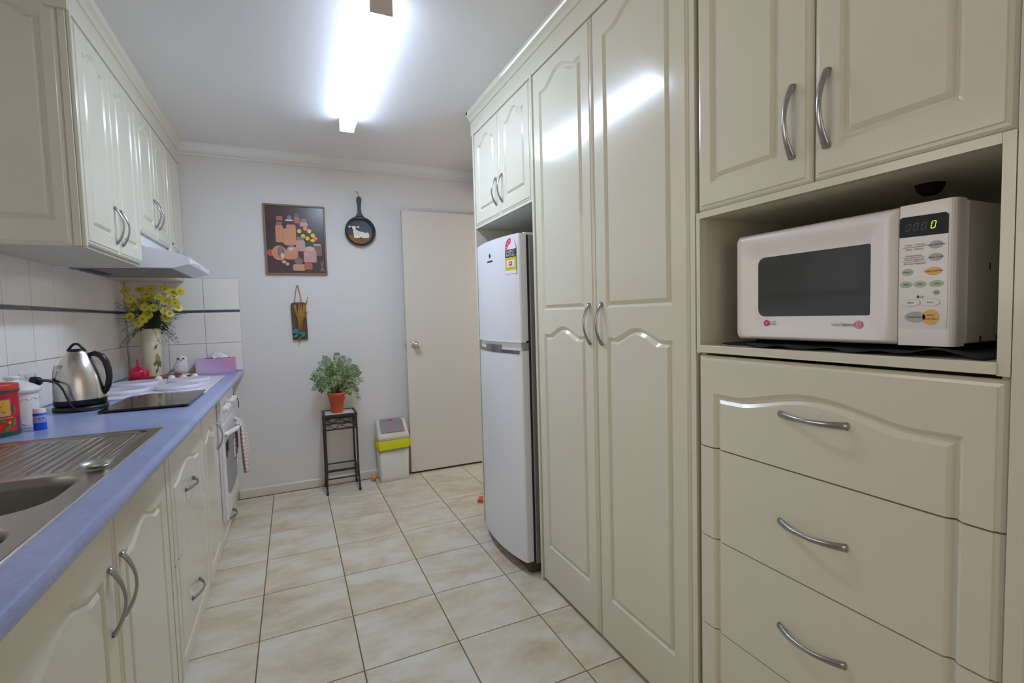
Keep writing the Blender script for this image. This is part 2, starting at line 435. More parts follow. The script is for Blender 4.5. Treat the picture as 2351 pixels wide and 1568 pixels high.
# ------------------------------------------------------------------ open door
D = thing('door_1', (1.22, 3.80, 0), 'plain cream flush door standing open against the end wall beside the fridge', 'door'); D['kind'] = 'structure'
box_part('door_leaf', (.818, 3.795, .014), (1.63, 3.833, 2.088), DOORP, D, .0015)
kb = MB(); kb.lathe([(.0, -.062), (.018, -.061), (.026, -.054), (.028, -.044), (.022, -.034), (.013, -.028), (.013, -.006), (.030, -.005), (.032, 0)], (.888, 3.795, 1.033), STEEL, 24, axis='y')
kb.lathe([(0, -.0645), (.006, -.064), (.006, -.061)], (.888, 3.795, 1.033), CHROME, 12, axis='y')
kb.build('door_knob', D)
lt = MB(); lt.box((.816, 3.802, .985), (.8185, 3.826, 1.075), STEEL); lt.box((.806, 3.808, 1.02), (.818, 3.82, 1.045), STEEL, .002); lt.build('latch', D)
box_part('door_seal', (.818, 3.797, .003), (1.63, 3.831, .014), BLACK, D)

# ------------------------------------------------------------------ ceiling lamp
LX0, LX1, LY0, LY1, LZ = .314, .397, 1.85, 3.085, 2.372
L = thing('ceiling_lamp', (.355, 2.46, ZC), 'long bare white fluorescent batten light fixed along the ceiling', 'ceiling light')
EMIT = mat('lit_diffuser', (240, 245, 255), rough=.4, emit=((208, 228, 255), LAMP_STRENGTH))
EMITS = mat('lit_diffuser_side', (240, 245, 255), rough=.4, emit=((208, 228, 255), LAMP_STRENGTH*.16))
ENDC = mat('lamp_end_plastic', (196, 186, 180), rough=.5)
mb = MB(); mb.prism([(x, LY0+.012, z) for x, z in ((LX0+.002, ZC-.012), (LX0+.002, LZ+.006), (LX0+.004, LZ+.002), (LX0+.008, LZ), (LX1-.008, LZ), (LX1-.004, LZ+.002), (LX1-.002, LZ+.006), (LX1-.002, ZC-.012))], (0, LY1-LY0-.024, 0), EMITS)
for f in mb.bm.faces:
    if f.calc_center_median().z < LZ+.004 and abs(f.calc_center_median().y-2.46) < .4: f.material_index = mb.mi(EMIT)
mb.build('diffuser', L)
box_part('end_cap', (LX0, LY0, LZ-.001), (LX1, LY0+.012, ZC), ENDC, L, .003)
box_part('end_cap', (LX0, LY1-.012, LZ-.001), (LX1, LY1, ZC), WHITEP, L, .003)
box_part('base_tray', (LX0+.004, LY0+.012, ZC-.012), (LX1-.004, LY1-.012, ZC), WHITEP, L)

# ------------------------------------------------------------------ right bank: pantry
DEP = 1.655
def carc(mb, y0, y1, z0, z1, x=XR+.019, m=CABIN, t=.016, back=True):
    mb.box((x, y0, z0), (DEP, y0+t, z1), m); mb.box((x, y1-t, z0), (DEP, y1, z1), m)
    mb.box((x, y0+t, z1-t), (DEP, y1-t, z1), m); mb.box((x, y0+t, z0), (DEP, y1-t, z0+t), m)
    if back: mb.box((DEP-.008, y0+t, z0+t), (DEP, y1-t, z1-t), m)
P = thing('pantry_cupboard', (1.3, 1.48, 0), 'tall cream two door pantry cupboard between fridge recess and microwave unit', 'cupboard')
mb = MB(); carc(mb, 1.0035, 1.9535, .004, 2.33); mb.build('carcass', P)
box_part('side_panel', (XR-.001, 1.9535, .002), (DEP, 1.971, 2.325), CAB, P, .001)
box_part('stile', (XR+.001, 1.0035, .002), (XR+.018, 1.0205, 2.325), CAB, P)
for (a, b, ga, gb, hy) in ((1.4915, 1.9515, 1.557, 1.886, 1.524), (1.0225, 1.4875, 1.093, 1.419, 1.446)):
    d = door_front('door', pR, a, b, .012, 2.312, [(ga, gb, .190, 1.162, .036), (ga, gb, 1.266, 2.210, .044)], P)
    bow_handle(pR, hy, 1.2095, .152, True, d)
# fridge overhead cupboard
O = thing('overhead_cupboard', (1.3, 2.33, 1.77), 'cream two door overhead cupboard above the white fridge', 'cupboard')
mb = MB(); carc(mb, 1.972, 2.70, 1.765, 2.33); mb.build('carcass', O)
box_part('side_panel', (XR-.001, 2.702, .002), (DEP, 2.722, 2.33), CAB, O, .001)
box_part('lower_rail', (XR+.001, 1.972, 1.764), (XR+.018, 2.70, 1.776), CAB, O)
for (a, b, ga, gb, hy) in ((2.339, 2.699, 2.406, 2.640, 2.380), (1.976, 2.336, 2.040, 2.268, 2.302)):
    d = door_front('door', pR, a, b, 1.777, 2.312, [(ga, gb, 1.849, 2.222, .040)], O)
    bow_handle(pR, hy, 1.907, .142, True, d)
# microwave unit
Mw = thing('microwave_cupboard', (1.3, .67, 0), 'tall cream unit with microwave shelf, upper doors and four wide drawers', 'cupboard')
mb = MB(); y0, y1 = .357, .9985
x0 = XR+.019
for a, b in ((y0, y0+.016), (y1-.016, y1)):
    mb.box((x0, a, .1), (DEP, b, 2.33), CABIN)
for z in (.1, 1.497, 2.314): mb.box((x0, y0+.016, z), (DEP, y1-.016, z+.016), CABIN)
mb.box((DEP-.008, y0+.016, .1), (DEP, y1-.016, 2.33), CABIN)
mb.build('carcass', Mw)
box_part('shelf', (XR-.004, y0+.016, 1.134), (DEP, y1-.013, 1.154), CAB, Mw, .001)
box_part('rail', (XR, y0+.017, 1.497), (XR+.018, y1-.013, 1.5135), CAB, Mw)
box_part('stile', (XR, y0, 1.132), (XR+.018, y0+.0165, 1.513), CAB, Mw)
box_part('stile', (XR, y1-.0125, 1.132), (XR+.018, y1, 1.513), CAB, Mw)
box_part('kickboard', (XR+.05, y0, .0), (XR+.066, y1, .1), CAB, Mw)
box_part('end_panel', (XR-.001, .333, .0), (DEP, .3555, 2.33), CAB, Mw, .001)
knob_mb = MB(); knob_mb.lathe([(0, -.024), (.012, -.022), (.020, -.015), (.024, -.006), (.025, 0)], (1.215, .556, 1.497), mat('matte_dark_knob', (34, 31, 27), rough=.95, spec=.1), 20); knob_mb.build('dark_knob', Mw)  # dark knob standing in for an unclear dark shape under the niche ceiling
for (a, b, ga, gb, hy) in ((.6785, .9955, .753, .950, .7205), (.3585, .6755, .424, .622, .6450)):
    d = door_front('door', pR, a, b, 1.516, 2.312, [(ga, gb, 1.582, 2.225, .035)], Mw)
    bow_handle(pR, hy, 1.6555, .156, True, d)
G0, G1 = .412, .942
for k, (z0, z1) in enumerate(((.878, 1.126), (.627, .8745), (.3735, .6235), (.106, .370))):
    kw = dict(top=None)
    if k == 0: kw = dict(top=1.025, topedge=True, rise=.032)
    if k == 3: kw = dict(top=None, bottom=.17, botedge=True)
    d = drawer_front('drawer', pR, .3585, .9955, z0, z1, G0, G1, parent=Mw, **kw)
    bow_handle(pR, .6725, (1.005, .7505, .497, .24)[k], .150, False, d)
# cornice moulding above the bank
def crown(side, a0, a1, xf, ret=None):
    prof = [(0, 2.313), (.0, 2.392), (-.006, 2.394), (-.006, 2.402), (-.012, 2.412), (-.024, 2.424), (-.028, 2.432), (-.028, ZC), (.06, ZC), (.06, 2.313)]
    s = 1 if side == 'R' else -1
    mb = MB(); mb.prism([(xf+s*x+(.001*s), a0, z) for x, z in prof], (0, a1-a0, 0), CAB)
    return mb
mb = crown('R', .333, 2.745, XR)
mb.box((XR-.027, 2.722, 2.43), (DEP, 2.748, ZC), CAB); mb.box((XR+.002, 2.722, 2.33), (DEP, 2.728, 2.43), CAB)
struct(mb.build('trim_2'), 'cream fascia and crown moulding along top of tall cupboards', 'moulding')

# ------------------------------------------------------------------ fridge
FR = thing('fridge', (1.3, 2.29, 0), 'white top freezer refrigerator with bowed doors in the cupboard recess', 'fridge')
FY0, FY1 = 2.02, 2.565
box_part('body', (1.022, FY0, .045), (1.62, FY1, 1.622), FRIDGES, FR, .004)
def bow(t): return .968-.036*(1-(2*t-1)**2)
def fridge_door(name, z0, z1, top_cut=None):
    mb = MB(); n = 16
    ys = [FY0+(FY1-FY0)*i/n for i in range(n+1)]
    prof = [(1.008, FY0), (.976, FY0), (.970, FY0+.004)]+[(bow(i/n), ys[i]) for i in range(1, n)]+[(.970, FY1-.004), (.976, FY1), (1.008, FY1)]
    mb.prism([(x, y, z0) for x, y in prof], (0, 0, z1-z0), FRIDGE)
    return mb.build(name, FR)
fz = fridge_door('freezer_door', 1.128, 1.628)
fd = fridge_door('fridge_door', .062, 1.080)
# handle zone: recessed grip band between the doors and chrome trim strip
def bow_band(y0, y1, z0, z1, off, m, name, parent, th=.004):
    n = 14; mb = MB()
    P = []
    for i in range(n+1):
        y = y0+(y1-y0)*i/n; t = (y-FY0)/(FY1-FY0); P.append((bow(min(max(t, 0), 1))+off, y))
    q = [(x, y, z0) for x, y in P]+[(x+th, y, z0) for x, y in P[::-1]]
    mb.prism(q, (0, 0, z1-z0), m)
    return mb.build(name, parent)
GRIP = mat('grip_recess_white', (236, 236, 242), rough=.4)
bow_band(FY0+.012, FY1-.004, 1.080, 1.122, .013, GRIP, 'grip_recess', fd, .02)
box_part('side_block', (.975, FY0, 1.080), (1.008, FY0+.012, 1.118), FRIDGES, fd)
TRIMC = mat('mirror_trim', (150, 150, 148), rough=.14, metal=1)
bow_band(FY0+.012, FY1-.002, 1.066, 1.083, -.002, TRIMC, 'trim_strip', fd, .012)
bow_band(2.205, 2.375, 1.083, 1.104, -.002, TRIMC, 'grip_bridge', fd, .012)
bow_band(FY0+.001, FY1-.001, 1.120, 1.128, .0, GRIP, 'lower_lip', fz, .03)
box_part('door_seal', (1.008, FY0+.006, .07), (1.022, FY1-.006, 1.615), SEAL, FR)
fp = MB(); fp.box((.992, FY0+.004, .012), (1.60, FY1-.004, .060), mat('brown_plinth', (72, 62, 48), rough=.7)); fp.build('plinth', FR)
for yy in (FY0+.035, FY1-.035):
    f = MB(); f.lathe([(0, 0), (.016, 0), (.018, .008), (.014, .03), (.012, .05)], (1.01, yy, 0), BLACK, 14); f.build('foot', FR)
hg = MB(); hg.box((1.0, FY0+.003, 1.622), (1.05, FY0+.045, 1.634), WHITEP, .003); hg.build('hinge_cover', FR)
# badge and energy label follow the bowed face
pF = lambda y, z, d: (bow((y-FY0)/(FY1-FY0))-d-.0004, y, z)
def decal(polys, parent, name, place):
    mb = MB()
    for pts, m, d in polys: mb.poly([place(u, w_, d) for u, w_ in pts], m)
    return mb.build(name, parent, recalc=False)
def circ(cx, cz, r, n=20, a0=0, a1=2*PI, rz=None): return [(cx+r*math.cos(a0+(a1-a0)*i/n), cz+(rz or r)*math.sin(a0+(a1-a0)*i/n)) for i in range(n if abs(a1-a0-2*PI) < 1e-6 else n+1)]
def rc(u0, u1, w0, w1): return [(u0, w0), (u1, w0), (u1, w1), (u0, w1)]
INK = mat('dark_ink', (44, 46, 54), rough=.5); REDI = mat('label_red', (214, 48, 84), rough=.5); YEL = mat('label_yellow', (206, 196, 30), rough=.5)
WHI = mat('label_white', (236, 228, 236), rough=.5); BLKI = mat('label_black', (36, 36, 40), rough=.5)
decal([(circ(2.285, 1.553, .011, 18, rz=.0115), INK, .0003), (rc(2.250, 2.322, 1.520, 1.529), INK, .0003)], fz, 'maker_badge', pF)
lu0, lu1 = 2.036, 2.120; lc = (lu0+lu1)/2; lr = (lu1-lu0)/2
pl = [(circ(lc, 1.560, lr, 20, 0, PI, rz=.052)[::-1], WHI, .0003)]
# red arc covers the far half of the dial (towards larger y)
ro = circ(lc, 1.560, lr, 12, PI*.02, PI*.55, rz=.052)
ri = circ(lc, 1.560, lr*.56, 12, PI*.02, PI*.55, rz=.027)
pl.append((ro+ri[::-1], REDI, .0005))
for k in range(3):
    a = PI*(.10+.17*k); cxs, czs = lc+lr*.78*math.cos(a), 1.560+.040*math.sin(a)
    pl.append(([(cxs+(.0055 if i % 2 == 0 else .0025)*math.cos(PI/2+i*PI/5), czs+(.0062 if i % 2 == 0 else .0028)*math.sin(PI/2+i*PI/5)) for i in range(10)], WHI, .0007))
pl += [(rc(lu0, lu1, 1.523, 1.560), BLKI, .0003), (rc(lu0, lu1, 1.462, 1.523), YEL, .0003), (rc(lu0+.012, lu1-.012, 1.477, 1.510), WHI, .0005), (rc(lc-.013, lc+.013, 1.484, 1.503), REDI, .0007), (rc(lu0, lu1, 1.446, 1.462), WHI, .0003), (rc(lc-.006, lc+.006, 1.490, 1.498), WHI, .0009)]
pFl = lambda u, z, d: pF(u, z, d+.0013)
el = decal(pl, FR, 'energy_label', pFl)
pFt = lambda u, z, d: pFl(2*lc-u, z, d+.0006)
for s_, z_ in (('ENERGY', 1.549), ('RATING', 1.533)): text_mesh([(s_, lc, z_, .0185, WHI, 0, 'CENTER')], pFt, WHI, 'lettering', el)

# ------------------------------------------------------------------ microwave oven
MX, MY0, MY1, MZ0, MZ1 = 1.07, .449, .913, 1.172, 1.437
MO = thing('microwave_oven', (1.25, .68, 1.155), 'white microwave oven with dark window sitting in the cupboard niche', 'microwave')
MWW = mat('microwave_white', (236, 230, 228), rough=.3); MWS = mat('microwave_case', (212, 206, 194), rough=.4)
box_part('case', (MX+.035, MY0-.002, MZ0+.004), (1.42, MY1-.004, MZ1-.003), MWS, MO, .003)
pM = lambda u, w_, d: (MX-d, u, w_)
# door with dished surround and window
md = MB(); bmv = md.bm
def rrect(u0, u1, w0, w1, r, d, n=5, rl=None):
    P = []
    rs = [rl or r, r, r, rl or r]
    for (cx, cz, a, rr) in ((u1-(rl or r), w0+(rl or r), -PI/2, rl or r), (u1-(rl or r), w1-(rl or r), 0, rl or r), (u0+r, w1-r, PI/2, r), (u0+r, w0+r, PI, r)):
        for i in range(n+1):
            b = a+PI/2*i/n; P.append(pM(cx+rr*math.cos(b), cz+rr*math.sin(b), d))
    return P
DU0, DU1 = .5385, MY1
rings = [rrect(DU0, DU1, MZ0, MZ1, .004, -.036), rrect(DU0, DU1, MZ0, MZ1, .004, -.010, rl=.010), rrect(DU0+.001, DU1-.006, MZ0+.006, MZ1-.006, .004, 0, rl=.012),
         rrect(.572, .892, 1.182, 1.413, .006, 0, rl=.03), rrect(.590, .872, 1.1985, 1.395, .006, -.011, rl=.03), rrect(.594, .855, 1.2295, 1.3765, .004, -.013, rl=.018)]
md.loft(rings, MWW, True, False, True)
bmesh.ops.recalc_face_normals(bmv, faces=bmv.faces)
dr = md.build('door', MO)
wi = MB(); wi.poly(rrect(.594, .855, 1.2295, 1.3765, .004, -.0131, rl=.018), mat('microwave_window', (66, 68, 68), rough=.06, spec=.55)); wi.build('window', dr)
pMt = lambda u, w_, d: (MX+.0115-d, 2*0+u, w_)
def mir(c): return lambda u, w_, d: (MX+.0105-d-.0006, 2*c-u, w_)
GREY = mat('print_grey', (110, 112, 118), rough=.5); PINK = mat('logo_pink', (208, 62, 128), rough=.4); ROSE = mat('logo_rose', (205, 70, 110), rough=.4)
lg = MB()
lg.poly([pMt(.8295+.0080*math.cos(a), 1.2130+.0080*math.sin(a), .0008) for a in [2*PI*i/20 for i in range(20)]], PINK)
lg.poly([pMt(.8285+.0012*math.cos(a), 1.2145+.0012*math.sin(a), .0012) for a in [2*PI*i/8 for i in range(8)]], WHI)
lg.poly([pMt(u, z, .0012) for u, z in ((.8305, 1.2165), (.8298, 1.2165), (.8298, 1.2105), (.8270, 1.2105), (.8270, 1.2098), (.8305, 1.2098))], WHI)
lg.build('logo', dr, recalc=False); lg = MB()
for rr, off, m_ in ((.0085, 0, ROSE), (.0070, .0012, WHI), (.0062, .0016, ROSE), (.0047, .0022, WHI), (.0039, .0026, ROSE), (.0024, .003, WHI), (.0016, .003, ROSE)):
    lg.poly([pMt(.6145+off*-.3+rr*math.cos(a), 1.2105+rr*math.sin(a), .0008+.0002*(10-rr*1000)) for a in [2*PI*i/20 for i in range(20)]], m_)
lg.build('logo', dr, recalc=False)
text_mesh([('LG', .8295-.0165, 1.2130, .0135, GREY, .25, 'CENTER')], lambda u, w_, d: mir(.813)(u, w_, d), GREY, 'lettering', dr)
text_mesh([('intello', .653, 1.2107, .0115, mat('print_light', (168, 166, 168), rough=.5), .25, 'CENTER')], mir(.66-.005), GREY, 'lettering', dr)
text_mesh([('wave', .676, 1.2107, .0122, GREY, .25, 'CENTER')], mir(.66-.005), GREY, 'lettering', dr)
# control panel
cp = MB()
prof = [(MX+.036, MY0+.001), (MX+.036, DU0-.0015), (MX+.0015, DU0-.0015), (MX, DU0-.003), (MX, MY0+.013), (MX+.0008, MY0+.0085), (MX+.003, MY0+.005), (MX+.0065, MY0+.0022), (MX+.012, MY0+.001)]
cp.prism([(x, y, MZ0) for x, y in prof], (0, 0, MZ1-MZ0), MWW)
cpo = cp.build('control_panel', MO)
decal([([(.5385-.002, 1.205), (.4605, 1.205), (.4605, 1.413), (.5385-.002, 1.413)][::-1], mat('keypad_film', (220, 216, 214), rough=.2), .0004)], cpo, 'keypad', pM)
DISP = mat('display_glass', (40, 43, 47), rough=.55, spec=.2); DIG = mat('lit_digit', (180, 230, 20), emit=((190, 240, 10), 1.1)); DIGO = mat('unlit_segment', (52, 54, 58), rough=.3)
decal([([(.5365, 1.377), (.4605, 1.375), (.4605, 1.4085), (.4645, 1.413), (.5325, 1.415), (.5365, 1.4115)][::-1], DISP, .0007)], cpo, 'display', pM)
def seg_digit(c, m, d):
    P = []; W_, H_, t = .0072, .0135, .0011; sk = .16
    def q(x0, x1, z0, z1): return [(c+(x-W_/2)+0*z, 1.394+z) for x, z in ((x0, z0), (x1, z0), (x1, z1), (x0, z1))]
    R = [q(.001, W_-.001, -H_/2, -H_/2+t), q(.001, W_-.001, H_/2-t, H_/2), q(0, t, -H_/2+.001, -.0006), q(0, t, .0006, H_/2-.001), q(W_-t, W_, -H_/2+.001, -.0006), q(W_-t, W_, .0006, H_/2-.001)]
    for r in R: P.append(([(x-(z-1.394)*sk, z) for x, z in r], m, d))
    return P
pl = seg_digit(.4825, DIG, .0010)
for k in range(3): pl += seg_digit(.497+.0125*k, DIGO, .0009)
decal(pl, cpo, 'digit', pM)
BG = mat('button_grey', (172, 170, 170), rough=.4); BGR = mat('button_green', (168, 190, 160), rough=.4); BO = mat('button_orange', (228, 176, 96), rough=.4); BOUT = mat('button_outline', (196, 192, 192), rough=.4)
def button(u, w_, ru, rw, m, outline=False):
    mb = MB(); n = 22
    mb.loft([[pM(u+ru*s*math.cos(2*PI*i/n), w_+rw*s*math.sin(2*PI*i/n), d) for i in range(n)] for s, d in ((1, .0002), (1, .0007), (.93, .0010))], m, True, True, False)
    mb.build('button', cpo)
for (u, w_, ru, rw, m_) in ((.4785, 1.3575, .0105, .0072, BG), (.4785, 1.335, .0105, .0072, BG), (.5225, 1.311, .0095, .0065, BGR), (.4815, 1.310, .0125, .0075, BO),
                          (.5245, 1.2875, .0105, .0062, BGR), (.502, 1.287, .0105, .0062, BGR), (.477, 1.2865, .0110, .0062, BGR), (.4765, 1.2705, .0048, .0048, BG),
                          (.516, 1.253, .0155, .0075, BOUT), (.4855, 1.253, .0155, .0075, BOUT), (.5085, 1.226, .0175, .0102, BG), (.4845, 1.2255, .0135, .0142, BO)):
    button(u, w_, ru, rw, m_)
decal([(circ(.516, 1.253, .0146, 22, rz=.0068), MATS['keypad_film'], .0013), (circ(.4855, 1.253, .0146, 22, rz=.0068), MATS['keypad_film'], .0013)], cpo, 'button_face', pM)
TI = mat('print_black', (66, 62, 62), rough=.6)
T = [('Auto Defrost', .4785, 1.3575, .0068), ('Auto Cook', .4785, 1.335, .0068), ('Power', .5225, 1.311, .0066), ('Quick Defrost', .4815, 1.310, .0066),
     ('10Min', .5245, 1.2875, .0064), ('1Min', .502, 1.287, .0064), ('10Sec', .477, 1.2865, .0064), ('Clock', .4765, 1.2705, .005), ('More', .516, 1.253, .0064), ('Less', .4855, 1.253, .0064),
     ('Stop/Clear', .5085, 1.226, .0072), ('Start/', .4845, 1.2295, .0072), ('Quick Start', .4845, 1.2225, .0066)]
T2 = [('1.Meat   2.Poultry', .5110, 1.3610, .0062), ('3.Fish   4.Bread', .5120, 1.3528, .0062), ('1.Jacket Potato', .5130, 1.3410, .0062), ('2.Fresh Vegetable', .5120, 1.3338, .0062), ('3.Frozen Vegetable', .5110, 1.3262, .0062)]
for s, u, w_, z in T+T2: text_mesh([(s, -u, w_, z*.74, TI, .15, 'CENTER')], lambda u, w_, d: (MX-.0016-d, -u, w_), TI, 'lettering', cpo)
for P_, nm in (([(rc(.4935, .530, 1.3567, 1.3574), TI, .0012)], 'printed_rule'), ([(rc(.4945, .531, 1.3371, 1.3377), TI, .0012)], 'printed_rule'), ([(rc(.4945, .531, 1.3297, 1.3303), TI, .0012)], 'printed_rule'),
       ([(circ(.4985, 1.2635, .0022, 12), TI, .0012), (circ(.4985, 1.2635, .0015, 12), MATS['keypad_film'], .0013)], 'clock_symbol'), ([(rc(.5025, .5065, 1.2615, 1.2645), TI, .0012), (rc(.5032, .5058, 1.2645, 1.2662), TI, .0012)], 'lock_symbol')): decal(P_, cpo, nm, pM)
for yy in (MY0+.03, MY1-.03):
    for xx in (MX+.06, 1.38):
        f = MB(); f.lathe([(0, 0), (.012, 0), (.012, .016)], (xx, yy, 1.160), BLACK, 12); f.build('foot', MO)
vb = MB(); vb.lathe([(0, 0), (.006, -.001), (.011, 0), (.012, .001)], (1.197, MY0-.002, 1.317), MWS, 14, axis='y'); vb.box((1.183, MY0-.0028, 1.311), (1.187, MY0-.002, 1.323), BLACK); vb.build('side_clip', MO)
for xx in (1.152, 1.214): box_part('side_vent', (xx, MY0-.0028, 1.178), (xx+.006, MY0-.0015, 1.188), INK, MO)
# dark cloth under it
ck = MB(); n1, n2 = 26, 10
rr_ = random.Random(3)
def cz(y, x):
    b = 1.1565
    b += .010*math.exp(-((y-.475)/.028)**2)*(1 if x < 1.10 else .35)
    b += .0035*math.sin(y*60)*max(0, 1-(x-1.03)*16)
    return b
top = [[ck.bm.verts.new((max(1.028, 1.03+.42*j/n2+.012*math.sin(y_*31)*(1 if j == 0 else 0)+(.03 if y_ > .86 and j == 0 else 0)), y_, cz(y_, 1.03+.42*j/n2)+.002)) for j in range(n2+1)] for y_ in [.392+.55*i/n1 for i in range(n1+1)]]
for i in range(n1):
    for j in range(n2): ck.face([top[i][j], top[i+1][j], top[i+1][j+1], top[i][j+1]], mat('black_cloth', (30, 29, 33), rough=.95), True)
cko = ck.build('cloth', recalc=False); sm = cko.modifiers.new('t', 'SOLIDIFY'); sm.thickness = .002; sm.offset = -1
tag(cko, 'crumpled black cloth spread under the white microwave', 'cloth')

# ------------------------------------------------------------------ left base cupboards
CT = .915
def base_carc(mb, y0, y1, z0=.0, z1=.872):
    x = XL-.019
    mb.box((XW+.01, y0, z0), (x, y0+.016, z1), CABIN); mb.box((XW+.01, y1-.016, z0), (x, y1, z1), CABIN)
    mb.box((XW+.01, y0+.016, z0), (x, y1-.016, z0+.016), CABIN); mb.box((XW+.01, y0+.016, z1-.016), (x, y1-.016, z1), CABIN) if False else None
B = thing('sink_cupboard', (-.7, 1.1, 0), 'cream two door base cupboard below the stainless sink', 'cupboard')
mb = MB(); base_carc(mb, .36, 1.886); mb.build('carcass', B)
for (a, b, ga, gb, hy) in ((.868, 1.3705, .935, 1.297, 1.328), (1.3745, 1.880, 1.440, 1.808, 1.412)):
    d = door_front('door', pL, a, b, .012, .855, [(ga, gb, .075, .700, .037)], B)
    bow_handle(pL, hy, .634, .156, True, d)
d = door_front('door', pL, .36, .864, .012, .855, [(.43, .795, .075, .700, .037)], B)
B2 = thing('drawer_cupboard', (-.7, 2.22, 0), 'cream base unit of two deep drawers beneath the black glass board', 'cupboard')
mb = MB(); base_carc(mb, 1.889, 2.562); mb.box((XL-.019, 1.889, 0), (XL-.002, 1.921, .872), CAB); mb.build('carcass', B2)
for k, (z0, z1) in enumerate(((.428, .855), (.012, .4235))):
    kw = dict(top=.702, rise=.038, topedge=True) if k == 0 else dict(top=None, bottom=.072, botedge=True)
    d = drawer_front('drawer', pL, 1.925, 2.557, z0, z1, 1.972, 2.492, parent=B2, **kw)
    bow_handle(pL, 2.236, (.621, .194)[k], .156, False, d)
B3 = thing('narrow_cupboard', (-.7, 2.8, 0), 'narrow cream base cupboard between the deep drawers and white oven', 'cupboard')
mb = MB(); base_carc(mb, 2.565, 3.055); mb.build('carcass', B3)
d = door_front('door', pL, 2.567, 3.050, .012, .855, [(2.640, 2.945, .080, .700, .037)], B3)
bow_handle(pL, 3.010, .641, .146, True, d)
B4 = thing('oven_housing', (-.7, 3.4, 0), 'cream cabinet surround with low drawer holding the white oven', 'cupboard')
mb = MB(); base_carc(mb, 3.057, 3.862); mb.box((XL-.018, 3.682, 0), (XL, 3.862, .872), CAB); mb.box((XL-.018, 3.057, .835), (XL, 3.682, .872), CAB); mb.build('carcass', B4)
d = door_front('drawer', pL, 3.060, 3.680, .008, .142, [(3.075, 3.665, .030, .112, 0)], B4)
bow_handle(pL, 3.44, .052, .150, False, d)
# oven
OV = thing('oven', (-.5, 3.37, .15), 'white built in oven with grey glass door and bar handle', 'oven')
XO = XL+.016
box_part('body', (XW+.06, 3.075, .150), (XL-.002, 3.665, .815), WHITE, OV)
box_part('front_frame', (XL-.001, 3.062, .146), (XO-.004, 3.676, .832), WHITE, OV, .002)
box_part('fascia', (XO-.004, 3.064, .690), (XO+.004, 3.674, .830), WHITE, OV, .002)
od = box_part('door', (XO-.004, 3.066, .150), (XO+.010, 3.672, .684), WHITE, OV, .003)
og = MB(); pO = lambda u, w_, d: (XO+.0102+d, u, w_)
og.poly([pO(u, w_, .0003) for u, w_ in ((3.12, .57), (3.12, .285), (3.20, .255), (3.40, .243), (3.60, .255), (3.62, .285), (3.62, .57))], mat('oven_glass', (88, 88, 84), rough=.08, spec=.5)); og.build('window', od)
hb = MB(); hpath = [(XO+.010, 3.115, .620)]+[(XO+.010+.050*math.sin(PI*min(1, t*2.2)/2) if t < .5 else XO+.010+.050*math.sin(PI*min(1, (1-t)*2.2)/2), 3.115+.51*t, .622) for t in [i/14 for i in range(15)]]+[(XO+.010, 3.625, .620)]
hb.tube(hpath, .014, WHITE, 12); hb.build('handle', od)
for i, y in enumerate((3.16, 3.26, 3.48, 3.58)):
    k_ = MB(); k_.lathe([(.024, 0), (.024, .006), (.018, .010), (.016, .026), (.012, .028), (0, .028)], (XO+.004, y, .762), WHITE, 20, axis='x'); k_.box((XO+.014, y-.003, .745), (XO+.034, y+.003, .779), WHITE, .001); k_.build('knob', OV)
# tea towel over the oven handle
tw = MB(); TOW = None
def towel_mat():
    m = bpy.data.materials.new('checked_tea_towel'); m.use_nodes = True; nt = m.node_tree; b = nt.nodes['Principled BSDF']; b.inputs['Roughness'].default_value = .95
    uv = nt.nodes.new('ShaderNodeUVMap'); sp = nt.nodes.new('ShaderNodeSeparateXYZ'); nt.links.new(uv.outputs[0], sp.inputs[0])
    outs = []
    for ax in (0, 1):
        a = nt.nodes.new('ShaderNodeMath'); a.operation = 'MULTIPLY'; a.inputs[1].default_value = (13, 22)[ax]; nt.links.new(sp.outputs[ax], a.inputs[0])
        f = nt.nodes.new('ShaderNodeMath'); f.operation = 'FRACT'; nt.links.new(a.outputs[0], f.inputs[0])
        l = nt.nodes.new('ShaderNodeMath'); l.operation = 'LESS_THAN'; l.inputs[1].default_value = .30; nt.links.new(f.outputs[0], l.inputs[0]); outs.append(l)
    ad = nt.nodes.new('ShaderNodeMath'); ad.operation = 'ADD'; nt.links.new(outs[0].outputs[0], ad.inputs[0]); nt.links.new(outs[1].outputs[0], ad.inputs[1])
    r = nt.nodes.new('ShaderNodeValToRGB'); r.color_ramp.interpolation = 'CONSTANT'; e = r.color_ramp.elements
    e[0].position = 0; e[0].color = (*s2l((226, 218, 214)), 1); e[1].position = .4; e[1].color = (*s2l((206, 182, 180)), 1); q = e.new(.9); q.color = (*s2l((178, 142, 144)), 1)
    hf = nt.nodes.new('ShaderNodeMath'); hf.operation = 'MULTIPLY'; hf.inputs[1].default_value = .5; nt.links.new(ad.outputs[0], hf.inputs[0])
    nt.links.new(hf.outputs[0], r.inputs[0]); nt.links.new(r.outputs[0], b.inputs['Base Color'])
    return m
TOW = towel_mat()
uvl = tw.bm.loops.layers.uv.new('UVMap')
nu, nv = 24, 26
HX, HZ = XO+.055, .622
G = []
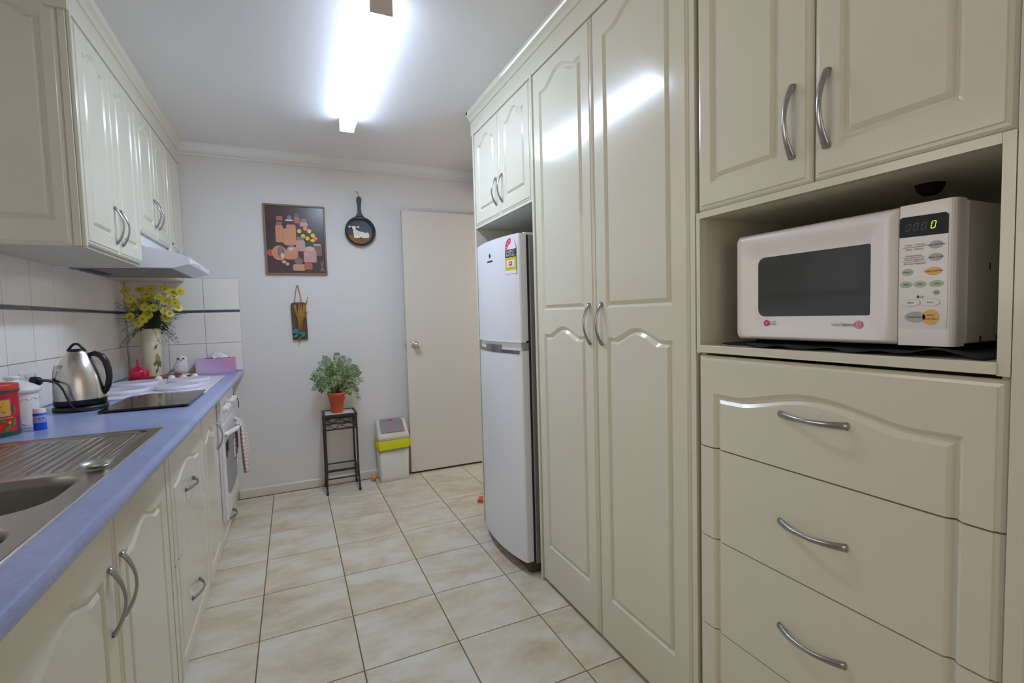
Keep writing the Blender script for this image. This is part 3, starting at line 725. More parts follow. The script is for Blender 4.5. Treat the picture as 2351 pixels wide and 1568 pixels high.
for i in range(nu+1):
    a = i/nu; row = []
    for j in range(nv+1):
        t = j/nv
        front, back = .30, .20
        s = -back+(front+back)*t
        gather = .5+.5*min(1, abs(s)/.12)
        y = 3.36+(a-.5)*.22*gather + (.03 if s > 0 else -.02)*abs(s)/.3
        fold = .012*math.sin(a*PI*7)*min(1, abs(s)/.08+.15)
        if abs(s) < .03: th_ = s/.03*PI/2; x = HX+.018*math.sin(th_); z = HZ+.018*math.cos(th_)
        else:
            sg = 1 if s > 0 else -1
            x = HX+sg*(.018)+ (fold+.012*(abs(s)/.3) if sg > 0 else fold*.4); z = HZ-(abs(s)-.03)*(1+.10*math.sin(a*5))
        row.append(tw.bm.verts.new((x, y, z)))
    G.append(row)
for i in range(nu):
    for j in range(nv):
        f = tw.face([G[i][j], G[i+1][j], G[i+1][j+1], G[i][j+1]], TOW, True)
        for lp, (p, q) in zip(f.loops, ((i, j), (i+1, j), (i+1, j+1), (i, j+1))): lp[uvl].uv = (p/nu, q/nv)
two = tw.build('tea_towel', recalc=False); sm = two.modifiers.new('t', 'SOLIDIFY'); sm.thickness = .003
tag(two, 'pink checked tea towel hanging over the oven handle', 'towel')
# little black plug and cord hanging on the filler beside the oven
cc = thing('hook_cord', (XL+.01, 3.73, .76), 'short black cord hanging from clip beside the white oven', 'cord')
mb = MB(); mb.box((XL, 3.715, .772), (XL+.016, 3.735, .800), BLACK, .003); mb.build('clip', cc)
mb = MB(); mb.tube([(XL+.012, 3.725, .775), (XL+.022, 3.735, .755), (XL+.036, 3.76, .73), (XL+.040, 3.775, .70), (XL+.036, 3.78, .665)], .0028, BLACK, 6); mb.build('wire', cc)

# ------------------------------------------------------------------ countertop with sink cut-out
CTH = .033; XF = -.321; r_ = CTH/2
YS0, YS1, XS0, XS1 = .62, 1.885, -.835, -.392    # sink footprint
cy0 = .36
def nose(y0, y1, xb, mb):
    pr_ = [(xb, CT), (XF-r_, CT)]+[(XF-r_+r_*math.sin(a), CT-r_+r_*math.cos(a)) for a in [PI*i/10 for i in range(1, 10)]]+[(XF-r_, CT-CTH), (xb, CT-CTH)]
    mb.prism([(x, y0, z) for x, z in pr_], (0, y1-y0, 0), LAMI)
mb = MB(); nose(cy0, YB, XS1-.012, mb)
mb.box((XW+.006, YS1-.012, CT-CTH), (XS1-.012, YB-.006, CT), LAMI); mb.box((XW+.006, YS0+.012, CT-CTH), (XS0+.012, YS1-.012, CT), LAMI); mb.box((XW+.006, cy0, CT-CTH), (XS1-.012, YS0+.012, CT), LAMI)
ct = mb.build('worktop')
tag(ct, 'long mottled blue laminate worktop with rounded front edge', 'worktop')
# ------------------------------------------------------------------ sink
SK = thing('sink', (-.61, 1.3, CT), 'stainless steel sink with two bowls and ribbed drainer let into the blue worktop', 'sink')
ZS = CT+.0025
bowls = [(-.790, -.437, 1.142, 1.398, .085), (-.790, -.428, .72, 1.095, .085)]
def rr2(x0, x1, y0, y1, r, n=8):
    P = []
    for cx, cy, a in ((x1-r, y0+r, -PI/2), (x1-r, y1-r, 0), (x0+r, y1-r, PI/2), (x0+r, y0+r, PI)):
        for i in range(n+1):
            b = a+PI/2*i/n; P.append((cx+r*math.cos(b), cy+r*math.sin(b)))
    return P
tp = MB()
bm = tp.bm
def fill_with_holes(outer, holes, z, m):
    vs = [bm.verts.new((x, y, z)) for x, y in outer]; es = [bm.edges.new((vs[i], vs[(i+1) % len(vs)])) for i in range(len(vs))]
    rings = []
    for h in holes:
        hv = [bm.verts.new((x, y, z)) for x, y in h]; rings.append(hv); es += [bm.edges.new((hv[i], hv[(i+1) % len(hv)])) for i in range(len(hv))]
    r = bmesh.ops.triangle_fill(bm, use_beauty=True, use_dissolve=False, edges=es)
    for f in r['geom']:
        if isinstance(f, bmesh.types.BMFace): f.material_index = tp.mi(m)
    return vs, rings
DR = (-.812, -.425, 1.428, 1.868, .05)
outer = rr2(XS0+.006, XS1-.006, YS0+.006, YS1-.006, .004, 2)
ov, rings = fill_with_holes(outer, [rr2(*b) for b in bowls]+[rr2(*DR)], ZS, STEEL)
# raised lip around the sink
prev = ov
for off, z in ((.0045, ZS+.0015), (.001, ZS+.0012), (0, CT+.0003)):
    nv_ = [bm.verts.new((x, y, z)) for x, y in rr2(XS0+.006-.006+off*1, XS1-off, YS0+off, YS1-off, .005, 2)]
    for i in range(len(nv_)): tp.face([prev[i], prev[(i+1) % len(nv_)], nv_[(i+1) % len(nv_)], nv_[i]], CHROME if off == .001 else STEEL, True)
    prev = nv_
tpo = tp.build('rim', SK)
# drainer tray with ribs
dm = MB(); bm = dm.bm
n1, n2 = 92, 44
def dz(x, y):
    e = min(x-DR[0], DR[1]-x, y-DR[2], DR[3]-y)
    base = -.0045*min(1, max(0, e/.02))
    ph = (x-(-.800))/.0228
    yend = 1.842-.30*max(0, (x+.47)/.05)**2*.3
    m_ = min(1, max(0, (y-1.452)/.012))*min(1, max(0, (yend-y)/.012))*min(1, max(0, (x+.805)/.01))*min(1, max(0, (-.432-x)/.006))
    rib = max(0, math.cos(2*PI*ph))**3
    return ZS+base+.0042*rib*m_
def inside(x, y):
    r = DR[4]; cx = min(max(x, DR[0]+r), DR[1]-r); cy = min(max(y, DR[2]+r), DR[3]-r)
    return cx, cy
grid = []
for i in range(n1+1):
    row = []
    for j in range(n2+1):
        x = DR[0]+(DR[1]-DR[0])*i/n1; y = DR[2]+(DR[3]-DR[2])*j/n2
        cx, cy = inside(x, y); dx, dy = x-cx, y-cy
        dd = math.hypot(dx, dy)
        if dd > DR[4]: x, y = cx+dx*DR[4]/dd, cy+dy*DR[4]/dd
        row.append(bm.verts.new((x, y, dz(x, y))))
    grid.append(row)
for i in range(n1):
    for j in range(n2): dm.face([grid[i][j], grid[i+1][j], grid[i+1][j+1], grid[i][j+1]], STEEL, True)
dm.build('drainer', SK, recalc=False)
for bx_ in bowls:
    b_ = MB(); R_ = []
    for ins, z in ((0, 0), (.004, -.004), (.007, -.02), (.012, -.14), (.022, -.158), (.05, -.166)):
        x0_, x1_, y0_, y1_, rr = bx_; R_.append([(x, y, ZS+z) for x, y in rr2(x0_+ins, x1_-ins, y0_+ins, y1_-ins, rr-ins*.6)])
    b_.loft(R_, STEELDK, True, False, True); b_.face([v for v in list(b_.bm.verts)[-36:]], STEELDK)
    bo = b_.build('bowl', SK)
    w_ = MB(); w_.lathe([(.04, 0), (.042, .002), (.03, .001), (.0, -.004)], ((bx_[0]+bx_[1])/2, (bx_[2]+bx_[3])/2, ZS-.165), CHROME, 20); w_.build('waste', bo)
# shiny dish left on the sink ledge
dsh = MB(); prf = [(0, 0), (.020, 0), (.027, .005), (.032, .012), (.030, .012), (.025, .006), (.018, .003), (0, .003)]
dsh.lathe(prf, (-.432, 1.418, ZS+.0045), mat('small_dish_metal', (190, 196, 190), rough=.3, metal=1), 24)
tag(dsh.build('sink_dish'), 'small shiny metal dish on the sink ledge beside the ribbed drainer', 'dish')

# ------------------------------------------------------------------ left wall cupboards
ZU0 = 1.531
def wall_carc(mb, y0, y1, z0, z1=2.33, x=XU-.019):
    mb.box((XW+.007, y0, z0), (x, y0+.016, z1), CABIN); mb.box((XW+.007, y1-.016, z0), (x, y1, z1), CABIN); mb.box((XW+.007, y0+.016, z0), (x, y1-.016, z0+.016), CABIN); mb.box((XW+.007, y0+.016, z1-.016), (x, y1-.016, z1), CABIN)
U = thing('wall_cupboard', (-.8, 2.5, ZU0), 'cream wall cupboard with panelled end, nearest of the row over the worktop', 'cupboard')
mb = MB(); wall_carc(mb, YE+.002, 2.842, ZU0); mb.build('carcass', U)
ed = door_front('end_panel', pE, -.972, -.664, ZU0-.002, 2.428, [(-.903, -.706, 1.610, 2.292, .030)], U)
box_part('corner_post', (-.664, 2.131, ZU0-.002), (XU-.012, YE+.002, 2.43), CAB, U, .002)
box_part('corner_bead', (XU-.012, YE-.012, ZU0-.004), (XU+.001, YE+.004, 2.43), CAB, U, .004)
for (a, b, ga, gb, hy) in ((2.154, 2.4965, 2.218, 2.432, 2.420), (2.5005, 2.8395, 2.562, 2.776, 2.494)):
    hy = 2.462 if a < 2.3 else 2.535
    d = door_front('door', pU, a, b, 1.541, 2.312, [(ga, gb, 1.606, 2.225, .034)], U)
    bow_handle(pU, hy, 1.658, .148, True, d)
U2 = thing('hood_cupboard', (-.8, 3.15, 1.7), 'short cream wall cupboard directly above the range hood', 'cupboard')
mb = MB(); wall_carc(mb, 2.843, 3.474, 1.703); mb.build('carcass', U2)
for (a, b, ga, gb, hy) in ((2.844, 3.155, 2.900, 3.100, 3.122), (3.158, 3.471, 3.215, 3.415, 3.192)):
    d = door_front('door', pU, a, b, 1.703, 2.312, [(ga, gb, 1.770, 2.225, .034)], U2)
    bow_handle(pU, hy, 1.835, .148, True, d)
U3 = thing('corner_cupboard', (-.8, 3.67, ZU0), 'cream single door wall cupboard in the corner against the end wall', 'cupboard')
mb = MB(); wall_carc(mb, 3.475, 3.856, ZU0); mb.build('carcass', U3)
d = door_front('door', pU, 3.476, 3.855, 1.533, 2.312, [(3.535, 3.795, 1.606, 2.225, .034)], U3)
bow_handle(pU, 3.520, 1.668, .148, True, d)
mb = crown('L', 2.118, YB, XU)
mb.box((XW, 2.148, 2.335), (XU-.004, 2.166, ZC), CAB); mb.box((XW, 2.104, 2.43), (XU+.026, 2.130, ZC), CAB)
struct(mb.build('trim_3'), 'cream fascia and crown moulding along top of wall cupboards', 'moulding')
# range hood
H = thing('range_hood', (-.8, 3.15, 1.53), 'white slimline range hood with sloped canopy over the cooktop', 'range hood')
HW = mat('hood_white', (222, 222, 230), rough=.35)
hp = [(-.972, 1.528), (-.515, 1.528), (-.447, 1.547), (-.444, 1.552), (-.444, 1.577), (-.449, 1.581), (-.505, 1.604), (-.565, 1.618), (-.622, 1.628), (-.646, 1.642), (-.652, 1.66), (-.655, 1.701), (-.972, 1.701)]
mb = MB(); mb.prism([(x, 2.846, z) for x, z in hp], (0, .622, 0), HW); mb.build('canopy', H)
box_part('grease_filter', (-.93, 2.90, 1.5235), (-.53, 3.42, 1.528), mat('filter_mesh', (128, 122, 112), rough=.6, vary=.3, vscale=180), H)
box_part('lamp_lens', (-.90, 2.93, 1.521), (-.85, 3.21, 1.5245), SEAL, H)
box_part('switch_panel', (-.4445, 2.90, 1.556), (-.4425, 3.14, 1.574), WHITE, H)
for y in (2.95, 3.02, 3.09): box_part('switch', (-.4425, y, 1.560), (-.4395, y+.03, 1.570), WHITEP, H, .001)

# ------------------------------------------------------------------ cooktop
CK = thing('cooktop', (-.645, 3.1, CT), 'white electric cooktop with four covered burners and knobs at the far edge', 'cooktop')
box_part('base_plate', (-.902, 2.70, CT), (-.395, 3.50, CT+.008), WHITE, CK, .003)
COV = mat('burner_cover', (214, 204, 214), rough=.35); COVR = mat('burner_cover_rim', (222, 218, 240), rough=.3)
for cx, cy, rr in ((-.785, 3.235, .108), (-.768, 2.915, .112), (-.545, 3.245, .102), (-.545, 2.945, .103)):
    mb = MB(); z = CT+.008
    mb.lathe([(rr*.97, 0), (rr, .004), (rr, .016), (rr-.004, .020), (rr-.012, .019), (rr*.55, .015), (0, .014)], (cx, cy, z), COV, 36, ms=[COVR, COVR, COVR, COVR, COV, COV])
    mb.build('burner_cover', CK)
for x, y in ((-.735, 3.462), (-.668, 3.455), (-.610, 3.462), (-.553, 3.462)):
    mb = MB(); mb.lathe([(.021, 0), (.020, .006), (.016, .018), (.012, .022), (0, .022)], (x, y, CT+.008), WHITE, 18); mb.box((x-.004, y-.018, CT+.02), (x+.004, y+.018, CT+.034), WHITE, .002); mb.build('knob', CK)
# black glass cutting board
cbd = MB(); cbd.box((-.690, 2.315, CT+.004), (-.397, 2.765, CT+.0125), BLKGLASS, .003)
for x, y in ((-.67, 2.335), (-.42, 2.335), (-.67, 2.745), (-.42, 2.745)): cbd.lathe([(0, 0), (.008, 0), (.008, .005)], (x, y, CT), BLACK, 10)
tag(cbd.build('glass_board'), 'black glass chopping board lying on worktop before the cooktop', 'board')

# ------------------------------------------------------------------ kettle
KX, KY = -.796, 2.505
KT = thing('kettle', (KX, KY, CT), 'brushed steel cordless kettle with black handle on its power base', 'kettle')
mb = MB(); mb.lathe([(0, 0), (.086, 0), (.088, .004), (.088, .016), (.080, .020), (0, .020)], (KX, KY, CT), BLACK, 36); mb.build('power_base', KT)
mb = MB(); mb.lathe([(.070, .020), (.083, .024), (.084, .046)], (KX, KY, CT), BLACK, 36); mb.build('lower_band', KT)
mb = MB(); prf = [(.0835, .046), (.0832, .07), (.0815, .10), (.0785, .128), (.074, .150), (.067, .172), (.057, .195), (.047, .212), (.038, .225), (.031, .234), (.030, .236)]
mb.lathe(prf, (KX, KY, CT), STEEL, 40); kbdy = mb.build('body', KT)
mb = MB(); mb.lathe([(.030, .236), (.028, .243), (.018, .247), (0, .248)], (KX, KY, CT), BLACK, 28)
mb.tube([(KX-.027+.054*t, KY-.01, CT+.240+.028*math.sin(PI*t)) for t in [i/12 for i in range(13)]], .005, BLACK, 8); mb.build('lid', KT)
mb = MB()
def ell(cx, cz, a, b, rot, y0): return [(cx, y0, cz)]
hp_ = [(.036, .222), (.058, .226), (.080, .216), (.094, .192), (.102, .158), (.103, .125), (.097, .095), (.088, .072), (.080, .060)]
ca, sa = math.cos(-.15), math.sin(-.15)
mb.tube([(KX+q*ca, KY+q*sa, CT+z) for q, z in hp_], [.008, .012, .0135, .0135, .013, .0125, .012, .011, .008], BLACK, 12, squash=.9); mb.build('handle', KT)
mb = MB()
sd = Vector((math.cos(PI-.5), -math.sin(PI-.5)*1.0, 0)); sd = Vector((-.80, -.60, 0)); sn = Vector((-sd.y, sd.x, 0))
rg = []
for dist, z, wd in ((.077, .118, .004), (.078, .140, .011), (.075, .165, .019), (.070, .186, .024)):
    c = Vector((KX, KY, CT+z))
    rg.append([c+sd*(dist-.035)+sn*wd, c+sd*(dist-.004)+sn*wd*.8, c+sd*(dist+.006), c+sd*(dist-.004)-sn*wd*.8, c+sd*(dist-.035)-sn*wd])
mb.loft(rg, STEEL, True, True, True); mb.build('spout', KT)
mb = MB(); cpts = [(-.945, 2.545, 1.036), (-.925, 2.53, 1.040), (-.89, 2.485, 1.043), (-.858, 2.44, 1.041), (-.829, 2.405, 1.032), (-.815, 2.40, 1.012), (-.803, 2.395, .981), (-.794, 2.392, .956), (-.785, 2.398, .937), (-.776, 2.415, .925), (-.762, 2.42, .9195), (-.742, 2.428, .9195), (-.728, 2.450, .920), (-.735, 2.468, .923)]
def smooth_path(p, k=4):
    p = [Vector(q) for q in p]; out = []
    for i in range(len(p)-1):
        a, b, c, d = p[max(i-1, 0)], p[i], p[i+1], p[min(i+2, len(p)-1)]
        for j in range(k):
            t = j/k; out.append(.5*((2*b)+(-a+c)*t+(2*a-5*b+4*c-d)*t*t+(-a+3*b-3*c+d)*t**3))
    return out+[p[-1]]
sp_ = smooth_path(cpts); mb.tube(sp_, [.0065 if i < 13 else .0038 for i in range(len(sp_))], BLACK, 8); mb.build('cord', KT)
mb = MB(); mb.lathe([(0, -.001), (.020, 0), (.021, .010), (.017, .026), (.010, .034), (0, .035)], (-.963, 2.555, 1.036), BLACK, 20, axis='x'); mb.build('plug', KT)
# power outlet
PO = thing('power_outlet', (-.97, 2.55, 1.03), 'white double power point on tiles, kettle plugged in', 'socket')
box_part('faceplate', (XW+.006, 2.478, .990), (XW+.0155, 2.632, 1.076), WHITEP, PO, .003)
for y in (2.515, 2.595):
    mb = MB(); mb.box((XW+.0155, y-.006, 1.055), (XW+.020, y+.006, 1.068), WHITE, .002); mb.build('switch', PO)

# ------------------------------------------------------------------ tin, canister, bottle
TXc, TYc, TR = -.872, 2.03, .070
TN = thing('tea_tin', (TXc, TYc, CT), 'red round tin with green bands and holly leaves beside the white canister', 'tin')
TRED = mat('tin_red', (205, 28, 34), rough=.3); TGRN = mat('tin_green', (18, 84, 58), rough=.35); TGOLD = mat('tin_ochre', (222, 160, 40), rough=.4)
mb = MB(); mb.lathe([(0, .001), (TR-.001, .001), (TR, .003), (TR, .018), (TR, .143), (TR+.001, .145), (TR+.001, .158)], (TXc, TYc, CT), TRED, 48, ms=[STEEL, STEEL, TGRN, TRED, TGRN, TRED]); mb.build('body', TN)
mb = MB(); mb.lathe([(TR+.0012, .137), (TR+.0025, .139), (TR+.0025, .160), (TR, .163), (TR-.006, .162), (TR-.009, .158), (0, .158)], (TXc, TYc, CT), TRED, 48, ms=[TGRN, TRED, TRED, TRED, TRED, TRED]); mb.lathe([(TR+.0027, .138), (TR+.0029, .139), (TR+.0029, .146), (TR+.0027, .147)], (TXc, TYc, CT), TGRN, 48); mb.build('lid', TN)
A0 = math.atan2(-2.03, .87)     # facing the camera
def pT(u, w_, d):      # u metres along the surface, to the right in view
    a = A0+(u+.018)/TR
    return (TXc+(TR+d+.0004)*math.cos(a), TYc+(TR+d+.0004)*math.sin(a), CT+w_)
def subdiv_rect(u0, u1, w0, w1, n=8): return [(u0+(u1-u0)*i/n, w0) for i in range(n+1)]+[(u1-(u1-u0)*i/n, w1) for i in range(n+1)]
def curved(polys, parent, name, place):
    mb = MB()
    for (u0, u1, w0, w1, m_, d) in polys:
        n = 10
        for i in range(n):
            a, b = u0+(u1-u0)*i/n, u0+(u1-u0)*(i+1)/n
            mb.poly([place(a, w0, d), place(b, w0, d), place(b, w1, d), place(a, w1, d)], m_)
    return mb.build(name, parent, recalc=False)
PURP = mat('tin_purple', (92, 84, 150), rough=.4); CUPB = mat('tin_cup_blue', (70, 110, 190), rough=.4); CREAM = mat('tin_cream', (230, 206, 160), rough=.4)
curved([(-.034, .036, .064, .120, PURP, .0002), (-.031, .033, .067, .117, TGOLD, .0005)], TN, 'picture_panel', pT)
mb = MB()
def blob(pts, m_, d): mb.poly([pT(u, w_, d) for u, w_ in pts], m_)
blob([(-.018, .103), (-.014, .082), (-.004, .079), (.006, .082), (.010, .103)], CUPB, .0012)
blob(circ(-.004, .103, .0145, 14, rz=.0035), CREAM, .0014); blob(circ(-.002, .079, .022, 16, rz=.0045), CUPB, .0010); blob(circ(-.002, .0795, .012, 14, rz=.002), CREAM, .0012)
for x in (-.010, -.002, .005): blob([(x, .106), (x+.002, .110), (x+.001, .114), (x+.003, .116), (x+.004, .112), (x+.003, .107)], CREAM, .0012)
mb.build('cup_print', TN, recalc=False)
mb = MB(); LEAFG = mat('holly_green', (66, 128, 44), rough=.45); BER = mat('holly_berry', (226, 150, 50), rough=.4)
def hleaf(u, w_, L_, ang, k=.20):
    P = []
    for s in (1, -1):
        rng = range(0, 9) if s == 1 else range(8, -1, -1)
        for i in rng:
            t = i/8; h = k*math.sin(PI*t)*(1 if i % 2 else .8)*s; P.append((t-.5, h))
    ca, sa = math.cos(ang), math.sin(ang)
    blob([(u+L_*(p*ca-q*sa), w_+L_*(p*sa+q*ca)) for p, q in P], LEAFG, .0007)
mb.bm.free()
for q in ((.046, .084, .026, 1.9), (.014, .052, .024, -.7), (.042, .044, .030, 1.35), (.024, .030, .030, .7), (-.026, .046, .026, .8), (-.04, .032, .026, -.4), (.056, .030, .012, -1.1)):
    mb = MB(); hleaf(*q); mb.build('holly_leaf', TN, recalc=False)
for u, w_ in ((.026, .046), (.029, .042), (.031, .047)):
    mb = MB(); blob(circ(u, w_, .0028, 8), BER, .0009); mb.build('holly_berry', TN, recalc=False)
curved([(.061, .073, .022, .060, PURP, .0004), (-.008, .040, .0595, .0615, TGOLD, .0004)], TN, 'side_label', pT)
CXc, CYc, CR = -.866, 2.168, .064
CN = thing('canister', (CXc, CYc, CT), 'white lidded ceramic canister behind the red tin', 'canister')
CER = mat('white_ceramic', (226, 224, 222), rough=.25)
mb = MB(); mb.lathe([(0, 0), (CR-.004, 0), (CR-.001, .004), (CR, .02), (CR, .105), (CR-.001, .118)], (CXc, CYc, CT), CER, 40); cnb = mb.build('body', CN)
mb = MB(); mb.lathe([(CR, .118), (CR+.005, .120), (CR+.007, .128), (CR+.004, .135), (CR-.008, .143), (.03, .158), (.018, .161), (.017, .166), (.022, .170), (.020, .175), (.010, .178), (0, .178)], (CXc, CYc, CT), CER, 40); mb.build('lid', CN)
mb = MB()
AC = math.atan2(-2.168, .866)
for k in range(-2, 4):
    for z, dz_ in ((.095, 1), (.022, -1)):
        a0_ = AC+k*.42
        mb.tube([(CXc+(CR+.0005)*math.cos(a0_+.16*t), CYc+(CR+.0005)*math.sin(a0_+.16*t), CT+z+dz_*.008*math.sin(PI*(t+1)/2)) for t in [-1+i/4 for i in range(9)]], .0014, CER, 6)
mb.build('relief_scroll', cnb)
PBx, PBy, PBr = -.772, 2.085, .0165
PB = thing('pill_bottle', (PBx, PBy, CT), 'small blue bottle with white cap standing before the white canister', 'bottle')
BLU = mat('bottle_blue', (28, 92, 228), rough=.25); BLUL = mat('bottle_label', (150, 172, 236), rough=.4); BLUD = mat('bottle_deep_blue', (24, 52, 150), rough=.3)
mb = MB(); mb.lathe([(0, 0), (PBr-.001, 0), (PBr, .002), (PBr, .024), (PBr+.0002, .0245), (PBr+.0002, .048), (PBr, .0485), (PBr, .054), (PBr-.003, .056)], (PBx, PBy, CT), BLU, 28, ms=[BLU, BLU, BLU, BLU, BLUL, BLU, BLU, BLU]); mb.build('body', PB)
mb = MB(); mb.lathe([(PBr-.001, .056), (PBr-.001, .069), (PBr-.002, .0705), (0, .0705)], (PBx, PBy, CT), WHITEP, 28); mb.build('cap', PB)
mb = MB(); AB = math.atan2(-PBy, -PBx)
pB = lambda u, w_, d: (PBx+(PBr+.0006+d)*math.cos(AB+u/PBr), PBy+(PBr+.0006+d)*math.sin(AB+u/PBr), CT+w_)
mb.poly([pB(*q, 0) for q in circ(.004, .039, .0085, 16, rz=.003)], BLUD); mb.poly([pB(*q, .0003) for q in circ(.004, .039, .0065, 16, rz=.0012)], BLUL); mb.build('oval_mark', PB, recalc=False)

# ------------------------------------------------------------------ far corner of the worktop
VX, VY = -.815, 3.725
tr = MB(); tr.box((-.90, 3.635, CT), (-.60, 3.80, CT+.012), mat('terracotta_tray', (178, 92, 78), rough=.5), .003)
tag(tr.build('tray'), 'flat reddish tray under the cream vase and owl', 'tray')
ZV = CT+.012
VS = thing('vase', (VX, VY, ZV), 'tall cream vase with brushed green leaves holding yellow daisies', 'vase')
VCR = mat('vase_cream', (214, 206, 174), rough=.4)
prf = [(0, 0), (.052, 0), (.054, .004)]
for i in range(13): prf += [(.054, .008+.010*i), (.0528, .013+.010*i)]
prf += [(.053, .14), (.052, .215), (.0505, .22), (.052, .226), (.053, .296), (.0525, .300), (.048, .300), (.048, .20), (0, .20)]
mb = MB(); mb.lathe(prf, (VX, VY, ZV), VCR, 36); vb_ = mb.build('body', VS)
AV = math.atan2(-VY, -VX)
def pV(u, w_, d):
    a = AV+u/.054; return (VX+(.0545+d)*math.cos(a), VY+(.0545+d)*math.sin(a), ZV+w_)
mb = MB(); VG = mat('vase_leaf_green', (92, 100, 72), rough=.5); VB = mat('vase_stem_ochre', (168, 140, 84), rough=.5)
def vleaf(u, w_, L_, ang, m_):
    P = [(t-.5, .16*math.sin(PI*t)) for t in [i/6 for i in range(7)]]+[(t-.5, -.16*math.sin(PI*t)) for t in [5/6-i/6 for i in range(5)]]
    ca, sa = math.cos(ang), math.sin(ang); mb.poly([pV(u+L_*(p*ca-q*sa), w_+L_*(p*sa+q*ca), .0006) for p, q in P], m_)
for q in ((.022, .185, .038, 1.15, VG), (.016, .085, .05, 1.1, VG), (.030, .075, .05, 1.45, VG), (.041, .078, .05, 1.6, VG), (.020, .035, .04, 1.2, VG), (.024, .125, .05, 1.4, VB), (.036, .11, .05, 1.6, VB)): vleaf(*q)
mb.build('leaf_print', VS, recalc=False)
# daisies: x, z seen at the vase's depth
FL = [(-.912, 1.464), (-.84, 1.47), (-.809, 1.441), (-.89, 1.413), (-.799, 1.419), (-.751, 1.425), (-.714, 1.472), (-.672, 1.454), (-.672, 1.427), (-.635, 1.458), (-.833, 1.39), (-.886, 1.36), (-.82, 1.361), (-.778, 1.356), (-.649, 1.356), (-.663, 1.383), (-.718, 1.337), (-.812, 1.314), (-.899, 1.305), (-.835, 1.288), (-.859, 1.266), (-.719, 1.293), (-.696, 1.32), (-.715, 1.398), (-.785, 1.475)]
PET = mat('daisy_yellow', (214, 204, 70), rough=.6); PETD = mat('daisy_centre', (176, 158, 34), rough=.7); STM = mat('daisy_stem', (62, 84, 40), rough=.6); PETL = mat('daisy_pale', (236, 230, 130), rough=.6)
rf = random.Random(11)
TIERS = (('top', 1.45), ('upper', 1.40), ('middle', 1.345), ('lower', 1.30), ('lowest', 0))
def tier(z): return [n for n, lo in TIERS if z > lo][0]
ORD = ('first', 'second', 'third', 'fourth', 'fifth', 'sixth', 'seventh', 'eighth')
def daisy_label(x, z):
    row = sorted(q for q, zz in FL if tier(zz) == tier(z)); k = row.index(x)
    return '%s yellow daisy from the left in the %s tier of the vase bunch' % (ORD[k], tier(z))
for i, (x, z) in enumerate(FL):
    y = 3.66+rf.uniform(-.035, .05)
    k = y/3.66; X, Z = x*k, CAM_Z+(z-CAM_Z)*k
    if Z > 1.49: Z = 1.49
    c = Vector((X, y, Z))
    dirn = Vector((X-VX, (y-VY)*.6-.10, (Z-1.28)*.8)).normalized()
    dirn = (dirn+Vector((rf.uniform(-.25, .25), -.55, rf.uniform(-.1, .3)))).normalized()
    e = thing('daisy', tuple(c), daisy_label(x, z), 'flower', 'yellow daisies in the cream vase')
    M = dirn.to_track_quat('Z', 'Y').to_matrix()
    mb = MB(); n = 13; r = rf.uniform(.025, .032); pm = PETL if i in (8, 14, 16, 22) else PET
    for p in range(n):
        a = 2*PI*p/n+rf.uniform(-.08, .08); w2 = .0062; pp = []
        for t, ww, h in ((.16, .5, .001), (.55, 1.0, .004), (.88, .9, .0035), (1.0, .35, .002)):
            ca, sa = math.cos(a), math.sin(a)
            pp.append((Vector((t*r*ca-ww*w2*sa, t*r*sa+ww*w2*ca, h)), Vector((t*r*ca+ww*w2*sa, t*r*sa-ww*w2*ca, h))))
        V2 = [(mb.bm.verts.new(c+M @ A), mb.bm.verts.new(c+M @ Bq)) for A, Bq in pp]
        for q1, q2 in zip(V2, V2[1:]): mb.face([q1[0], q1[1], q2[1], q2[0]], pm, True)
    mb.build('petal', e, recalc=False)
    mb = MB(); mb.ball(c+M @ Vector((0, 0, .002)), .0075, PETD, 8, (1, 1, .5), M.to_4x4()); mb.build('flower_centre', e)
    mb = MB(); b0 = Vector((VX+(X-VX)*.15, VY+(y-VY)*.15, 1.20)); mid = Vector((VX+(X-VX)*.55, VY+(y-VY)*.5, (1.22+Z)/2+.02))
    mb.tube(smooth_path([b0, mid, c-dirn*.004], 4), .0015, STM, 5); mb.build('stem', e)
# feathery greenery of the bunch
gr = MB(); GRN = mat('feathery_green', (58, 84, 42), rough=.7); GRD = mat('dark_foliage', (30, 54, 30), rough=.7)
for i in range(150):
    a = rf.uniform(0, 2*PI); tilt = rf.uniform(.05, 1.15); L_ = rf.uniform(.10, .25)
    if i > 120: tilt = rf.uniform(1.2, 1.9); L_ = rf.uniform(.10, .19)
    d = Vector((math.sin(tilt)*math.cos(a), math.sin(tilt)*math.sin(a)*.55-.06, math.cos(tilt)))
    b0 = Vector((VX+rf.uniform(-.03, .03), VY+rf.uniform(-.03, .03), ZV+.29))
    if b0.y+d.y*L_ > 3.83: d.y *= .2
    e_ = b0+d*L_; e_.z = min(e_.z-.02*tilt, 1.50); mid = b0+d*L_*.5+Vector((0, 0, .02))
    pth = smooth_path([b0, mid, e_], 3)
    gr.tube(pth, .0009, GRN, 4)
    for p in pth[2:]:
        for s in range(3):
            q = p+Vector((rf.uniform(-1, 1), rf.uniform(-.6, .6), rf.uniform(-.6, 1)))*.024
            sdv = Vector((rf.uniform(-1, 1), rf.uniform(-1, 1), rf.uniform(-1, 1)))*.0016
            gr.poly([p+sdv, p-sdv, q], GRN if rf.random() < .6 else GRD)
for i in range(60):
    c = Vector((VX+rf.gauss(.02, .035), VY+rf.uniform(-.05, .03), ZV+rf.uniform(.29, .40)))
    a = rf.uniform(0, 6.28); L_ = rf.uniform(.02, .04); v1 = Vector((math.cos(a), rf.uniform(-.3, .3), math.sin(a)))*L_; v2 = Vector((-math.sin(a), .2, math.cos(a)))*L_*.25
    gr.poly([c-v1, c+v2, c+v1, c-v2], GRD)
go = gr.build('bouquet_foliage', recalc=False)
